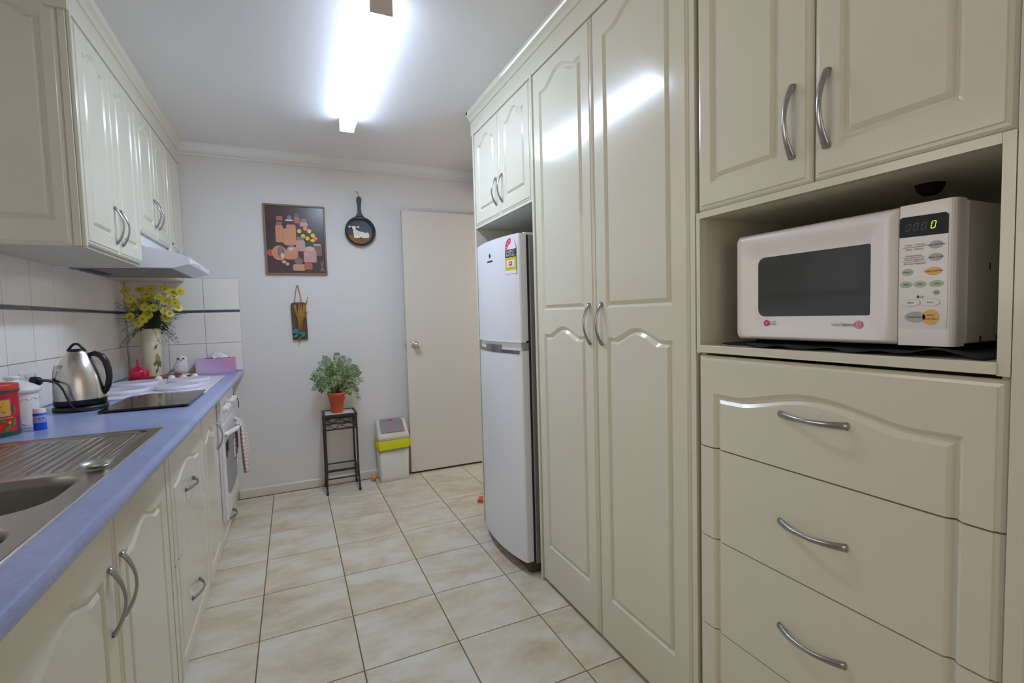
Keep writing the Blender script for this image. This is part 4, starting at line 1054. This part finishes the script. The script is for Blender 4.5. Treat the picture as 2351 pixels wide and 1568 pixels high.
tag(go, 'feathery dark green foliage between the yellow daisies', 'foliage', kind='stuff')
# red oil burner
RB = thing('scent_burner', (-.858, 3.585, CT), 'shiny deep red burner with thin neck beside the cream vase', 'burner')
RBX, RBY = -.858, 3.585
REDG = mat('ruby_glaze', (196, 12, 62), rough=.15, coat=.5)
mb = MB(); mb.lathe([(0, 0), (.058, 0), (.060, .004), (.056, .006), (0, .006)], (RBX, RBY, CT), SEAL, 24); mb.build('saucer', RB)
mb = MB(); mb.lathe([(0, .006), (.044, .006), (.051, .012), (.052, .055), (.049, .066), (.034, .075), (.020, .080)], (RBX, RBY, CT), REDG, 32); mb.build('bowl', RB)
mb = MB(); mb.lathe([(.020, .080), (.012, .088), (.007, .100), (.008, .106), (.006, .112), (.007, .122), (.004, .130), (0, .131)], (RBX, RBY, CT), REDG, 24); mb.build('stopper', RB)
# owl figurine
OX, OY, OZ = -.662, 3.715, CT+.012
OW = thing('owl_figurine', (OX, OY, OZ), 'speckled white china owl with green eyes beside the cream vase', 'ornament')
OWM = mat('owl_china', (222, 220, 218), rough=.25); OWG = mat('owl_grey', (150, 146, 142), rough=.4); OEY = mat('owl_green', (60, 120, 50), rough=.3)
mb = MB(); rgs = []
for z, rx, ry, ox in ((0, .020, .018, 0), (.004, .034, .028, -.002), (.025, .044, .034, -.006), (.05, .042, .033, -.003), (.072, .034, .029, .002), (.085, .029, .026, .005), (.098, .030, .026, .006), (.110, .027, .023, .006), (.119, .016, .014, .006), (.122, .004, .004, .006)):
    rgs.append([(OX+ox+rx*math.cos(2*PI*i/22), OY+ry*math.sin(2*PI*i/22), OZ+z) for i in range(22)])
mb.loft(rgs, OWM); mb.build('body', OW)
mb = MB(); mb.loft([[(OX-.03-.050*t+ (.012*(1-t)+.004)*math.cos(2*PI*i/10), OY+(.018*(1-t)+.006)*math.sin(2*PI*i/10), OZ+.045-.037*t+(.018*(1-t)+.005)*math.cos(2*PI*i/10)) for i in range(10)] for t in (0, .3, .6, 1)], OWG); mb.build('tail', OW)
mb = MB()
for sx, b_ in ((-.011, 1), (.017, 1)):
    mb.ball((OX+sx, OY-.0235, OZ+.102), .0075, OEY, 10, (1, .45, .8)); mb.ball((OX+sx, OY-.027, OZ+.102), .0028, BLACK, 8, (1, .5, 1))
mb.build('eye', OW)
mb = MB(); mb.lathe([(0, -.010), (.004, -.002), (.005, .004)], (OX+.004, OY-.024, OZ+.093), BLACK, 8, axis='y'); mb.build('beak', OW)
mb = MB(); ro = random.Random(4)
for i in range(16):
    u = -1+2*(i % 5)/4+ (.2 if (i//5) % 2 else 0); zz = .018+.017*(i//5)
    mb.ball((OX-.004+.030*u, OY-.033*math.sqrt(max(.15, 1-(u*.72)**2))+.001, OZ+zz), .0024, OWG, 6, (1, .5, 1))
mb.build('speckle', OW)
# tissue box
TB = thing('tissue_box', (-.478, 3.80, CT), 'pink and lilac tissue box at end of the blue worktop', 'box')
def pinkmat():
    m = bpy.data.materials.new('pink_gradient_print'); m.use_nodes = True; nt = m.node_tree; b = nt.nodes['Principled BSDF']; b.inputs['Roughness'].default_value = .5
    tc = nt.nodes.new('ShaderNodeTexCoord'); sp = nt.nodes.new('ShaderNodeSeparateXYZ'); nt.links.new(tc.outputs['Object'], sp.inputs[0])
    a = nt.nodes.new('ShaderNodeMapRange'); a.inputs[1].default_value = -.60; a.inputs[2].default_value = -.36; nt.links.new(sp.outputs[0], a.inputs[0])
    z = nt.nodes.new('ShaderNodeMapRange'); z.inputs[1].default_value = CT; z.inputs[2].default_value = CT+.1; nt.links.new(sp.outputs[2], z.inputs[0])
    s_ = nt.nodes.new('ShaderNodeMath'); s_.operation = 'MULTIPLY_ADD'; s_.inputs[1].default_value = .7; nt.links.new(z.outputs[0], s_.inputs[0]); nt.links.new(a.outputs[0], s_.inputs[2])
    h_ = nt.nodes.new('ShaderNodeMath'); h_.operation = 'MULTIPLY'; h_.inputs[1].default_value = .6; nt.links.new(s_.outputs[0], h_.inputs[0])
    r = nt.nodes.new('ShaderNodeValToRGB'); e = r.color_ramp.elements; e[0].color = (*s2l((226, 186, 186)), 1); e[1].color = (*s2l((220, 150, 166)), 1)
    q = e.new(.35); q.color = (*s2l((208, 188, 220)), 1); q = e.new(.65); q.color = (*s2l((212, 156, 200)), 1)
    nt.links.new(h_.outputs[0], r.inputs[0]); nt.links.new(r.outputs[0], b.inputs['Base Color']); return m
box_part('carton', (-.592, 3.752, CT), (-.368, 3.85, CT+.098), pinkmat(), TB, .002)
box_part('opening', (-.545, 3.775, CT+.0975), (-.395, 3.825, CT+.1), INK, TB)  # dark slab on the lid, painting the shade inside the tissue slot
mb = MB(); rt = random.Random(9); rgs = []
for t in range(7):
    z = CT+.099+.006*t; k = 1-.085*t
    rgs.append([(-.465+.055*k*math.cos(2*PI*i/20)*(1+.22*math.sin(5*i+t)), 3.80+.022*k*math.sin(2*PI*i/20)*(1+.35*math.cos(4*i+t)), z+.004*math.sin(3*i)) for i in range(20)])
mb.loft(rgs, mat('tissue_paper', (232, 226, 232), rough=.9), True, True, True); mb.build('tissue', TB)
td = MB(); td.lathe([(0, 0), (.026, 0), (.032, .010), (.030, .010), (.022, .004), (0, .004)], (-.622, 3.66, CT), SEAL, 20); td.ball((-.624, 3.658, CT+.012), .013, CER, 10, (1.2, 1, .6))
tag(td.build('trinket_dish'), 'small dark dish holding a white pebble before the tissue box', 'dish')

# ------------------------------------------------------------------ end wall: picture, pan, plaque
YW = YB
PC = thing('picture', (.054, YW, 1.835), 'brown framed still life print of jars on the end wall', 'picture')
PX0, PX1, PZ0, PZ1 = -.147, .262, 1.586, 2.088
FRM = mat('picture_frame_brown', (132, 108, 84), rough=.45)
fr = 0.012
mb = MB()
for a, b in (((PX0, PZ0), (PX1, PZ0+fr)), ((PX0, PZ1-fr), (PX1, PZ1)), ((PX0, PZ0+fr), (PX0+fr, PZ1-fr)), ((PX1-fr, PZ0+fr), (PX1, PZ1-fr))): mb.box((a[0], YW-.018, a[1]), (b[0], YW-.001, b[1]), FRM, .0015)
mb.build('frame', PC)
PBG = mat('print_dark_plum', (74, 52, 58), rough=.25, vary=.35, vscale=6)
ppr = MB(); ppr.box((PX0+fr, YW-.010, PZ0+fr), (PX1-fr, YW-.002, PZ1-fr), PBG); prn = ppr.build('print', PC)
PW, PH = PX1-PX0, PZ1-PZ0
pP = lambda u, w_, d: (PX0+u*PW, YW-.0102-d, PZ0+w_*PH)
cols = {k: mat('ink_'+k, v, rough=.3) for k, v in dict(peach=(206, 138, 104), tan=(196, 150, 112), rust=(178, 96, 78), pink=(196, 148, 142), grey=(128, 108, 112), cream=(206, 176, 156), yellow=(226, 198, 30), orange=(236, 128, 56), green=(48, 62, 50), plum=(92, 66, 84), pale=(214, 190, 188), brown=(126, 92, 82), mauve=(104, 84, 104)).items()}
el = lambda u, w_, a, b, n=18: circ(u, w_, a, n, rz=b)
def jar(u, w0, w1, r, body, top=None, neck=.75):
    P = [([(u-r, w0+.012), (u-r*.8, w0), (u+r*.8, w0), (u+r, w0+.012), (u+r, w1-.02), (u+r*neck, w1), (u-r*neck, w1), (u-r, w1-.02)], cols[body])]
    if top: P.append((rc(u-r*neck, u+r*neck, w1, w1+.05), cols[top]))
    return P
E_ = []
E_ += [(el(.14, .42, .11, .06), cols['green'])]
E_ += jar(.24, .46, .70, .062, 'peach', 'grey')+[(rc(.20, .30, .77, .83), cols['rust'])]
E_ += jar(.355, .48, .66, .05, 'tan')+jar(.43, .46, .72, .075, 'peach')+[(el(.405, .78, .07, .014), cols['pale']), (el(.41, .82, .04, .03), cols['grey'])]
E_ += jar(.53, .74, .83, .045, 'rust', 'mauve')+jar(.64, .70, .76, .065, 'pink', 'grey')
for u, w_, k in ((.56, .63, 'yellow'), (.66, .67, 'orange'), (.725, .635, 'yellow'), (.62, .56, 'yellow'), (.69, .53, 'yellow'), (.78, .575, 'yellow'), (.82, .53, 'orange'), (.77, .495, 'yellow')): E_ += [(el(u, w_, .035, .030), cols[k])]
E_ += [(el(.72, .44, .10, .05), cols['green'])]
E_ += jar(.57, .34, .50, .075, 'pink', 'grey')+[(el(.40, .46, .11, .045), cols['orange' if False else 'peach']), (el(.38, .475, .05, .025), cols['tan'])]
E_ += jar(.85, .28, .44, .072, 'brown')+[(el(.85, .44, .072, .012), cols['cream'])]
E_ += [(el(.09, .31, .07, .045), cols['rust']), (el(.225, .31, .12, .105), cols['peach']), (el(.25, .32, .058, .085), cols['grey']), (el(.27, .27, .03, .04), cols['pale'])]
E_ += jar(.42, .22, .35, .105, 'peach')+[(el(.43, .36, .09, .05), cols['pink']), (el(.41, .37, .04, .02), cols['pale'])]
E_ += jar(.72, .18, .37, .105, 'pink')+[(el(.72, .38, .08, .035), cols['cream']), (el(.66, .30, .02, .012), cols['pale'])]
E_ += jar(.53, .06, .155, .10, 'tan')+[(el(.53, .20, .07, .05), cols['grey'])]+jar(.68, .08, .17, .07, 'rust')
E_ += [(el(.29, .185, .034, .024), cols['cream']), (el(.345, .155, .028, .022), cols['cream']), ([(.88, .05), (.91, .06), (.95, .2), (.93, .21)], cols['brown']), ([(.92, .05), (.95, .06), (.90, .2), (.88, .2)], cols['brown'])]
mb = MB()
for i, (pts, m_) in enumerate(E_): mb.poly([pP(u, w_, .00004*(i+1)) for u, w_ in pts], m_)
mb.build('print_motif', prn, recalc=False)
# hanging frying pan with cow
PN = thing('frying_pan', (.51, YW, 1.92), 'small black hanging frying pan with a painted cow inside', 'pan')
PCX, PCZ, PRd = .510, 1.918, .112
IRON = mat('cast_iron', (46, 47, 52), rough=.45); IRI = mat('pan_inside_blue', (78, 82, 98), rough=.5); OCH = mat('ochre_paint', (140, 92, 34), rough=.6)
mb = MB(); mb.lathe([(0, -.004), (.088, -.004), (.094, -.008), (PRd-.003, -.030), (PRd, -.030), (PRd+.001, -.027), (.098, -.003), (0, -.001)], (PCX, YW, PCZ), IRON, 48, axis='y', ms=[IRI, IRON, IRON, IRON, IRON, IRON, IRON]); mb.build('bowl', PN)
mb = MB(); prfh = [(-.050, .094), (-.030, .112), (-.016, .135), (-.0125, .165), (-.013, .195), (-.018, .228), (-.0185, .243), (-.013, .257), (0, .262)]
pts = prfh+[(-x, z) for x, z in prfh[-2::-1]]
mb.prism([(PCX+x*1.0-.002, YW-.030, PCZ+z) for x, z in pts], (0, .012, 0), IRON); mb.build('handle', PN)
pQ = lambda u, w_, d: (PCX+u, YW-.0042-d, PCZ+w_)
mb = MB(); a_ = [PI+.28+(PI-.56)*i/20 for i in range(21)]
mb.prism([pQ(.092*math.cos(t), .092*math.sin(t), 0) for t in a_], (0, -.002, 0), OCH); mb.build('painted_ground', PN)
CW = mat('cow_white', (232, 228, 214), rough=.5)
cw = MB()
cw.prism([pQ(u, w_, .002) for u, w_ in ((-.045, -.050), (-.050, -.010), (-.052, .010), (-.030, .016), (-.015, .004), (.020, -.002), (.040, -.006), (.055, -.004), (.064, -.014), (.066, -.035), (.058, -.046), (.020, -.048), (.006, -.044), (-.002, -.048))], (0, -.006, 0), CW)
cw.prism([pQ(u, w_, .006) for u, w_ in ((-.060, .036), (-.058, .022), (-.050, .010), (-.040, .010), (-.032, .020), (-.032, .036), (-.046, .042))], (0, -.006, 0), CW)
for s, x in ((-1, -.060), (1, -.030)): cw.prism([pQ(u, w_, .006) for u, w_ in ((x, .034), (x+s*.022, .042), (x+s*.026, .034), (x+s*.016, .026))], (0, -.005, 0), CW)
cow = cw.build('cow_relief', PN)
cs = MB(); GRB = mat('cow_patch_grey', (92, 88, 84), rough=.6)
for P_ in (((-.028, .006), (-.022, -.008), (-.008, -.022), (-.006, -.026), (-.016, -.018), (-.026, -.006)), ((-.034, .022), (-.024, .022), (-.026, .014), (-.034, .012)), ((.028, -.004), (.044, -.004), (.040, -.009), (.032, -.009)), ((-.002, -.042), (.008, -.042), (.012, -.048), (-.004, -.050))): cs.poly([pQ(u, w_, .0126) for u, w_ in P_], GRB)
cs.build('cow_patch', cow, recalc=False)
mb = MB(); mb.poly([pQ(u, w_, .0024) for u, w_ in ((.000, -.080), (.006, -.066), (.012, -.064), (.012, -.070), (.006, -.082))], GRB); mb.poly([pQ(u, w_, .0024) for u, w_ in ((-.028, -.060), (-.018, -.058), (-.018, -.062), (-.028, -.063))], IRON); mb.build('grass_mark', PN, recalc=False)
mb = MB(); mb.tube(smooth_path([(PCX-.003, YW-.022, PCZ+.252), (PCX-.002, YW-.024, PCZ+.272), (PCX-.004, YW-.018, PCZ+.285), (PCX-.012, YW-.008, PCZ+.298), (PCX-.022, YW-.001, PCZ+.303)], 3), .0028, mat('jute_cord', (168, 140, 96), rough=.9), 7); mb.build('hanging_cord', PN)
# wooden plaque with dried flowers
PQ = thing('wooden_plaque', (.052, YW, 1.245), 'narrow brown wooden plaque with dried grass and teal bow', 'wall hanging')
WBR = mat('plaque_wood', (92, 66, 56), rough=.7, vary=.3, vscale=40)
QX0, QX1, QZ0, QZ1 = .000, .102, 1.112, 1.385
mb = MB(); rim = [(QX0+.020*(1-math.cos(a)), QZ1-.020*(1-math.sin(a))) for a in [PI/2*i/5 for i in range(6)]]; rim2 = [(QX1-.020*(1-math.cos(a)), QZ1-.020*(1-math.sin(a))) for a in [PI/2*(5-i)/5 for i in range(6)]]
mb.prism([(x, YW-.016, z) for x, z in [(QX0+.006, QZ0)]+rim+rim2+[(QX1+.004, QZ0)]], (0, .015, 0), WBR); mb.build('board', PQ)
JUT = MATS['jute_cord']
mb = MB(); mb.tube(smooth_path([(.026, YW-.012, 1.375), (.034, YW-.008, 1.44), (.046, YW-.006, 1.502), (.050, YW-.004, 1.508), (.056, YW-.006, 1.498), (.068, YW-.008, 1.43), (.074, YW-.012, 1.378)], 3), .0034, JUT, 7); mb.build('rope_loop', PQ)
STR = mat('dried_straw', (160, 118, 52), rough=.85, vary=.25, vscale=60)
mb = MB(); rs_ = random.Random(2)
for i in range(46):
    t = rs_.uniform(-1, 1); x1_ = .066+.034*t+rs_.uniform(-.006, .006); z1_ = rs_.uniform(1.31, 1.385)-.012*abs(t)
    mb.tube([(.052+.010*t, YW-.018-rs_.uniform(0, .006), 1.165), (.060+.018*t, YW-.020-rs_.uniform(0, .006), 1.26), (x1_, YW-.019-rs_.uniform(0, .006), z1_)], [.0022, .0030, .0036], STR, 5)
for i in range(12): mb.tube([(.045, YW-.018, 1.25), (.034-.010*rs_.random(), YW-.020, 1.32), (.018+.018*rs_.random(), YW-.019, 1.35+.02*rs_.random())], [.002, .003, .0036], STR, 5)
for x, z in ((.118, 1.425), (.112, 1.395), (.110, 1.32)): mb.tube([(.085, YW-.018, z-.07), (x-.01, YW-.02, z-.03), (x, YW-.022, z)], [.0016, .0022, .0028], STR, 5)
mb.build('dried_grass', PQ)
TEA = mat('teal_ribbon', (46, 128, 128), rough=.7)
mb = MB()
for pts in ([(.050, 1.160), (.040, 1.190), (.018, 1.196), (.006, 1.182), (.010, 1.160)], [(.050, 1.158), (.060, 1.172), (.084, 1.170), (.090, 1.152), (.078, 1.134), (.064, 1.136)], [(.048, 1.154), (.034, 1.136), (.012, 1.128), (.010, 1.142), (.028, 1.156)], [(.046, 1.164), (.054, 1.164), (.070, 1.124), (.060, 1.122)]):
    mb.prism([(x, YW-.030, z) for x, z in pts], (0, .006, 0), TEA)
mb.ball((.049, YW-.030, 1.160), .009, TEA, 10); mb.build('ribbon_bow', PQ)
mb = MB(); mb.tube([(.048, YW-.016, 1.135), (.047, YW-.018, 1.098)], [.004, .007], STR, 6); mb.build('tassel', PQ)

# ------------------------------------------------------------------ plant stand and fern
SX0, SX1, SY0, SY1, SZ = .180, .394, 3.628, 3.836, .575
ST = thing('plant_stand', (.287, 3.73, 0), 'tall black wrought iron plant stand with scrollwork near the bin', 'stand')
IRN = mat('wrought_iron', (40, 38, 42), rough=.45)
for x, y, nm in ((SX0, SY0, 0), (SX1, SY0, 0), (SX0, SY1, 0), (SX1, SY1, 0)):
    mb = MB(); q = .0075
    dx = -.004 if x < .28 else .006
    mb.loft([[(x+dx+sx*.008, y+sy*.008, 0) for sx, sy in ((-1, -1), (1, -1), (1, 1), (-1, 1))], [(x+dx+sx*.009, y+sy*.009, .02) for sx, sy in ((-1, -1), (1, -1), (1, 1), (-1, 1))], [(x+dx+sx*.006, y+sy*.006, .024) for sx, sy in ((-1, -1), (1, -1), (1, 1), (-1, 1))], [(x+sx*q*.85, y+sy*q*.85, .16) for sx, sy in ((-1, -1), (1, -1), (1, 1), (-1, 1))], [(x+sx*q*.85, y+sy*q*.85, SZ-.012) for sx, sy in ((-1, -1), (1, -1), (1, 1), (-1, 1))]], IRN, True, True, False)
    mb.build('leg', ST)
mb = MB()
for a, b in (((SX0-.008, SY0-.008), (SX1+.008, SY0+.008)), ((SX0-.008, SY1-.008), (SX1+.008, SY1+.008)), ((SX0-.008, SY0+.008), (SX0+.008, SY1-.008)), ((SX1-.008, SY0+.008), (SX1+.008, SY1-.008))): mb.box((a[0], a[1], SZ-.018), (b[0], b[1], SZ), IRN, .002)
mb.build('top_frame', ST)
box_part('top_tile', (SX0+.008, SY0+.008, SZ-.012), (SX1-.008, SY1-.008, SZ-.003), mat('stone_tile_top', (206, 200, 192), rough=.5, vary=.15, vscale=30), ST)
for z in (.510, .468):
    mb = MB()
    for y in (SY0, SY1): mb.box((SX0, y-.004, z-.005), (SX1, y+.004, z+.005), IRN)
    for x in (SX0, SX1): mb.box((x-.004, SY0, z-.005), (x+.004, SY1, z+.005), IRN)
    mb.build('rail', ST)
for z in (.112, .165):
    mb = MB(); mb.box((SX0, (SY0 if z < .15 else SY0)-.004, z-.004), (SX1, SY0+.004, z+.004), IRN)
    mb.box((SX0, SY1-.004, z-.004), (SX1, SY1+.004, z+.004), IRN)
    for x in (SX0, SX1): mb.box((x-.004, SY0, z-.004), (x+.004, SY1, z+.004), IRN)
    mb.build('stretcher', ST)
def scroll(mb, f):
    W2 = SX1-SX0
    mb.tube([f(.008+W2*.46*t, .5+.42*math.sin(PI*t-.2)) for t in [i/10 for i in range(11)]], .0026, IRN, 6)
    mb.tube([f(.008+W2*.46*t, .5-.42*math.sin(PI*t+.2)) for t in [i/10 for i in range(11)]], .0026, IRN, 6)
    mb.tube([f(W2*(.50+.18*t), .95-.9*t) for t in [i/6 for i in range(7)]], .0026, IRN, 6)
    mb.tube([f(W2*(.68+.10*t), .05+.3*t*t) for t in [i/6 for i in range(7)]], .0026, IRN, 6)
    mb.tube([f(W2*.86+ .020*(1-.08*i)*math.cos(i*.6), .5+.40*(1-.08*i)*math.sin(i*.6)) for i in range(12)], .0026, IRN, 6)
for fy in (SY0, SY1):
    for z0 in (.515, .473):
        mb = MB(); hh = .040 if z0 > .5 else .036
        fl_ = (lambda a, b, z0=z0, hh=hh, fy=fy: (SX0+a, fy, z0+b*hh)) if z0 > .5 else (lambda a, b, z0=z0, hh=hh, fy=fy: (SX1-a, fy, z0+b*hh))
        scroll(mb, fl_); mb.build('scroll', ST)
for fx in (SX0, SX1):
    mb = MB(); scroll(mb, lambda a, b, fx=fx: (fx, SY0+a*(SY1-SY0)/(SX1-SX0), .515+b*.040)); mb.build('scroll', ST)
# potted fern
QX, QY, QZ = .274, 3.725, SZ-.003
PF = thing('potted_fern', (QX, QY, QZ), 'feathery maidenhair fern in orange terracotta pot on the iron stand', 'plant')
TER = mat('terracotta', (206, 92, 50), rough=.6, vary=.08, vscale=20)
mb = MB(); mb.lathe([(0, 0), (.036, 0), (.038, .003), (.057, .125), (.061, .126), (.064, .148), (.062, .150), (.057, .148), (.053, .12), (0, .115)], (QX, QY, QZ), TER, 32); mb.build('pot', PF)
mb = MB(); mb.lathe([(0, .128), (.03, .130), (.055, .127)], (QX, QY, QZ), mat('potting_soil', (58, 44, 34), rough=.95), 20); mb.build('soil', PF)
FG = [mat('fern_green_a', (126, 152, 98), rough=.6), mat('fern_green_b', (152, 172, 136), rough=.6), mat('fern_green_c', (104, 136, 70), rough=.6)]
FST = mat('fern_stem', (70, 58, 40), rough=.6)
rg_ = random.Random(21)
def frond(end, sag, m_, n_l=13, width=.055):
    mb = MB(); b0 = Vector((QX+rg_.uniform(-.02, .02), QY+rg_.uniform(-.02, .02), QZ+.128)); e = Vector(end)
    mid = b0*.45+e*.55+Vector((0, 0, sag)); pth = smooth_path([b0, mid, e], 9)
    mb.tube(pth, .0009, FST, 4)
    k = len(pth)
    for i in range(k//3, k):
        p = pth[i]; t = (i-k//3)/(k-k//3); tg = (pth[min(i+1, k-1)]-pth[i-1]).normalized()
        side = tg.cross(Vector((rg_.uniform(-.3, .3), -1, rg_.uniform(-.2, .2)))).normalized()
        wl = width*(1-.75*t)*rg_.uniform(.8, 1.15)
        for s in (-1, 1):
            dv = (side*s+tg*.55+Vector((0, rg_.uniform(-.35, .25), 0))).normalized()
            q0 = p; q1 = p+dv*wl; mb.poly([q0+Vector((0, 0, .0006)), q0-Vector((0, 0, .0006)), q1], FST)
            for u in (.35, .6, .82, 1.0):
                c = p+dv*wl*u; r = .0056*rg_.uniform(.75, 1.2)
                nv2 = Vector((rg_.uniform(-.5, .5), -1, rg_.uniform(-.5, .6))).normalized(); a1 = dv.cross(nv2).normalized(); a2 = nv2.cross(a1)
                off = a1*(r*.9*(1 if rg_.random() < .5 else -1))
                c = c+off
                if c.y > 3.852: c.y = 3.852
                mb.poly([c-a2*r*.8, c+a1*r*.75+a2*r*.1, c+a1*r*.55+a2*r, c+a2*r*.75, c-a1*r*.55+a2*r, c-a1*r*.75+a2*r*.1], m_)
    mb.build('frond', PF, recalc=False)
ends = [(.205, .985), (.225, .97), (.29, 1.0), (.335, .975), (.375, .955), (.25, .93), (.31, .94), (.18, .945), (.40, .91), (.425, .90), (.13, .875), (.115, .845), (.16, .90), (.455, .80), (.44, .86), (.41, .84), (.43, .66), (.42, .72), (.40, .74), (.12, .755), (.15, .78), (.17, .83),
        (.20, .80), (.24, .86), (.29, .88), (.33, .87), (.36, .83), (.38, .79), (.21, .74), (.17, .74), (.26, .78), (.31, .79), (.34, .72), (.315, .66), (.30, .70), (.235, .71), (.37, .70), (.28, .83), (.22, .90), (.35, .90)]
for i, (x, z) in enumerate(ends):
    y = rg_.uniform(3.60, 3.80); k = y/3.72
    frond((x*k, y, CAM_Z+(z-CAM_Z)*k), .05+.03*rg_.random() if z < .8 else .02, FG[i % 3], width=.030+.02*rg_.random())

# ------------------------------------------------------------------ bin, ball, scrap
BN = thing('waste_bin', (.67, 3.77, 0), 'cream swing top kitchen bin with grey flap and yellow liner', 'bin')
BCR = mat('bin_cream', (206, 200, 184), rough=.4); BGY = mat('bin_flap_grey', (140, 130, 134), rough=.4); BYL = mat('liner_yellow', (206, 206, 24), rough=.35)
def brect(x0, x1, y0, y1, z, r=.018, n=4): return [(x, y, z) for x, y in rr2(x0, x1, y0, y1, r, n)]
mb = MB(); mb.loft([brect(.563, .775, 3.703, 3.842, 0), brect(.560, .778, 3.701, 3.843, .004), brect(.559, .780, 3.700, 3.844, .042), brect(.561, .778, 3.702, 3.842, .044), brect(.552, .788, 3.694, 3.850, .33)], BCR, True, True, True); mb.build('body', BN)
mb = MB()
R_ = []
for z, o in ((.256, .007), (.264, .010), (.295, .011), (.322, .004)):
    base = rr2(.552-o, .788+o, 3.694-o, 3.850, .02, 6); R_.append([(x+.003*math.sin(i*2.3), y+.004*math.sin(i*1.7+z*40)-(.003 if z < .26 else 0), z+(.008*math.sin(i*.9) if z < .28 else .003*math.sin(i*1.3))) for i, (x, y) in enumerate(base)])
mb.loft(R_, BYL, True, False, True); mb.build('liner', BN)
mb = MB(); sec = lambda z, i, yb: brect(.548+i, .792-i, 3.692+yb, 3.850, z, .022, 5)
mb.loft([sec(.318, 0, 0), sec(.345, -.001, -.001), sec(.358, .004, .006), sec(.452, .006, .095), sec(.456, .012, .105)], BCR, True, True, True); mb.build('lid_frame', BN)
mb = MB()
fa = [(.578, .372, 3.716), (.757, .372, 3.716), (.752, .445, 3.787), (.742, .458, 3.808), (.590, .458, 3.808), (.580, .445, 3.787)]
nrm_ = Vector((0, -.7, .7))
mb.prism([Vector((x, y, z))-nrm_*.004 for x, z, y in fa], nrm_*.015, BGY); flp = mb.build('flap', BN)
mb = MB(); mb.prism([Vector((x, y, z))+nrm_*.0112 for x, z, y in ((.648, .449, 3.792), (.680, .449, 3.792), (.676, .455, 3.800), (.652, .455, 3.800))], nrm_*.002, mat('red_tab', (190, 60, 60), rough=.5)); mb.build('red_tab', flp)
mb = MB(); mb.ball((.520, 3.79, .0195), .0195, mat('orange_ball', (244, 140, 30), rough=.5), 22); tag(mb.build('ball'), 'small orange ball on the floor beside the kitchen bin', 'ball')
mb = MB(); mb.prism([(1.078, 2.985, .001), (1.14, 2.93, .001), (1.15, 3.02, .001), (1.11, 3.035, .001)], (0, 0, .02), mat('orange_red_plastic', (214, 84, 40), rough=.5)); tag(mb.build('floor_toy'), 'orange red scrap on the floor behind the fridge', 'toy')
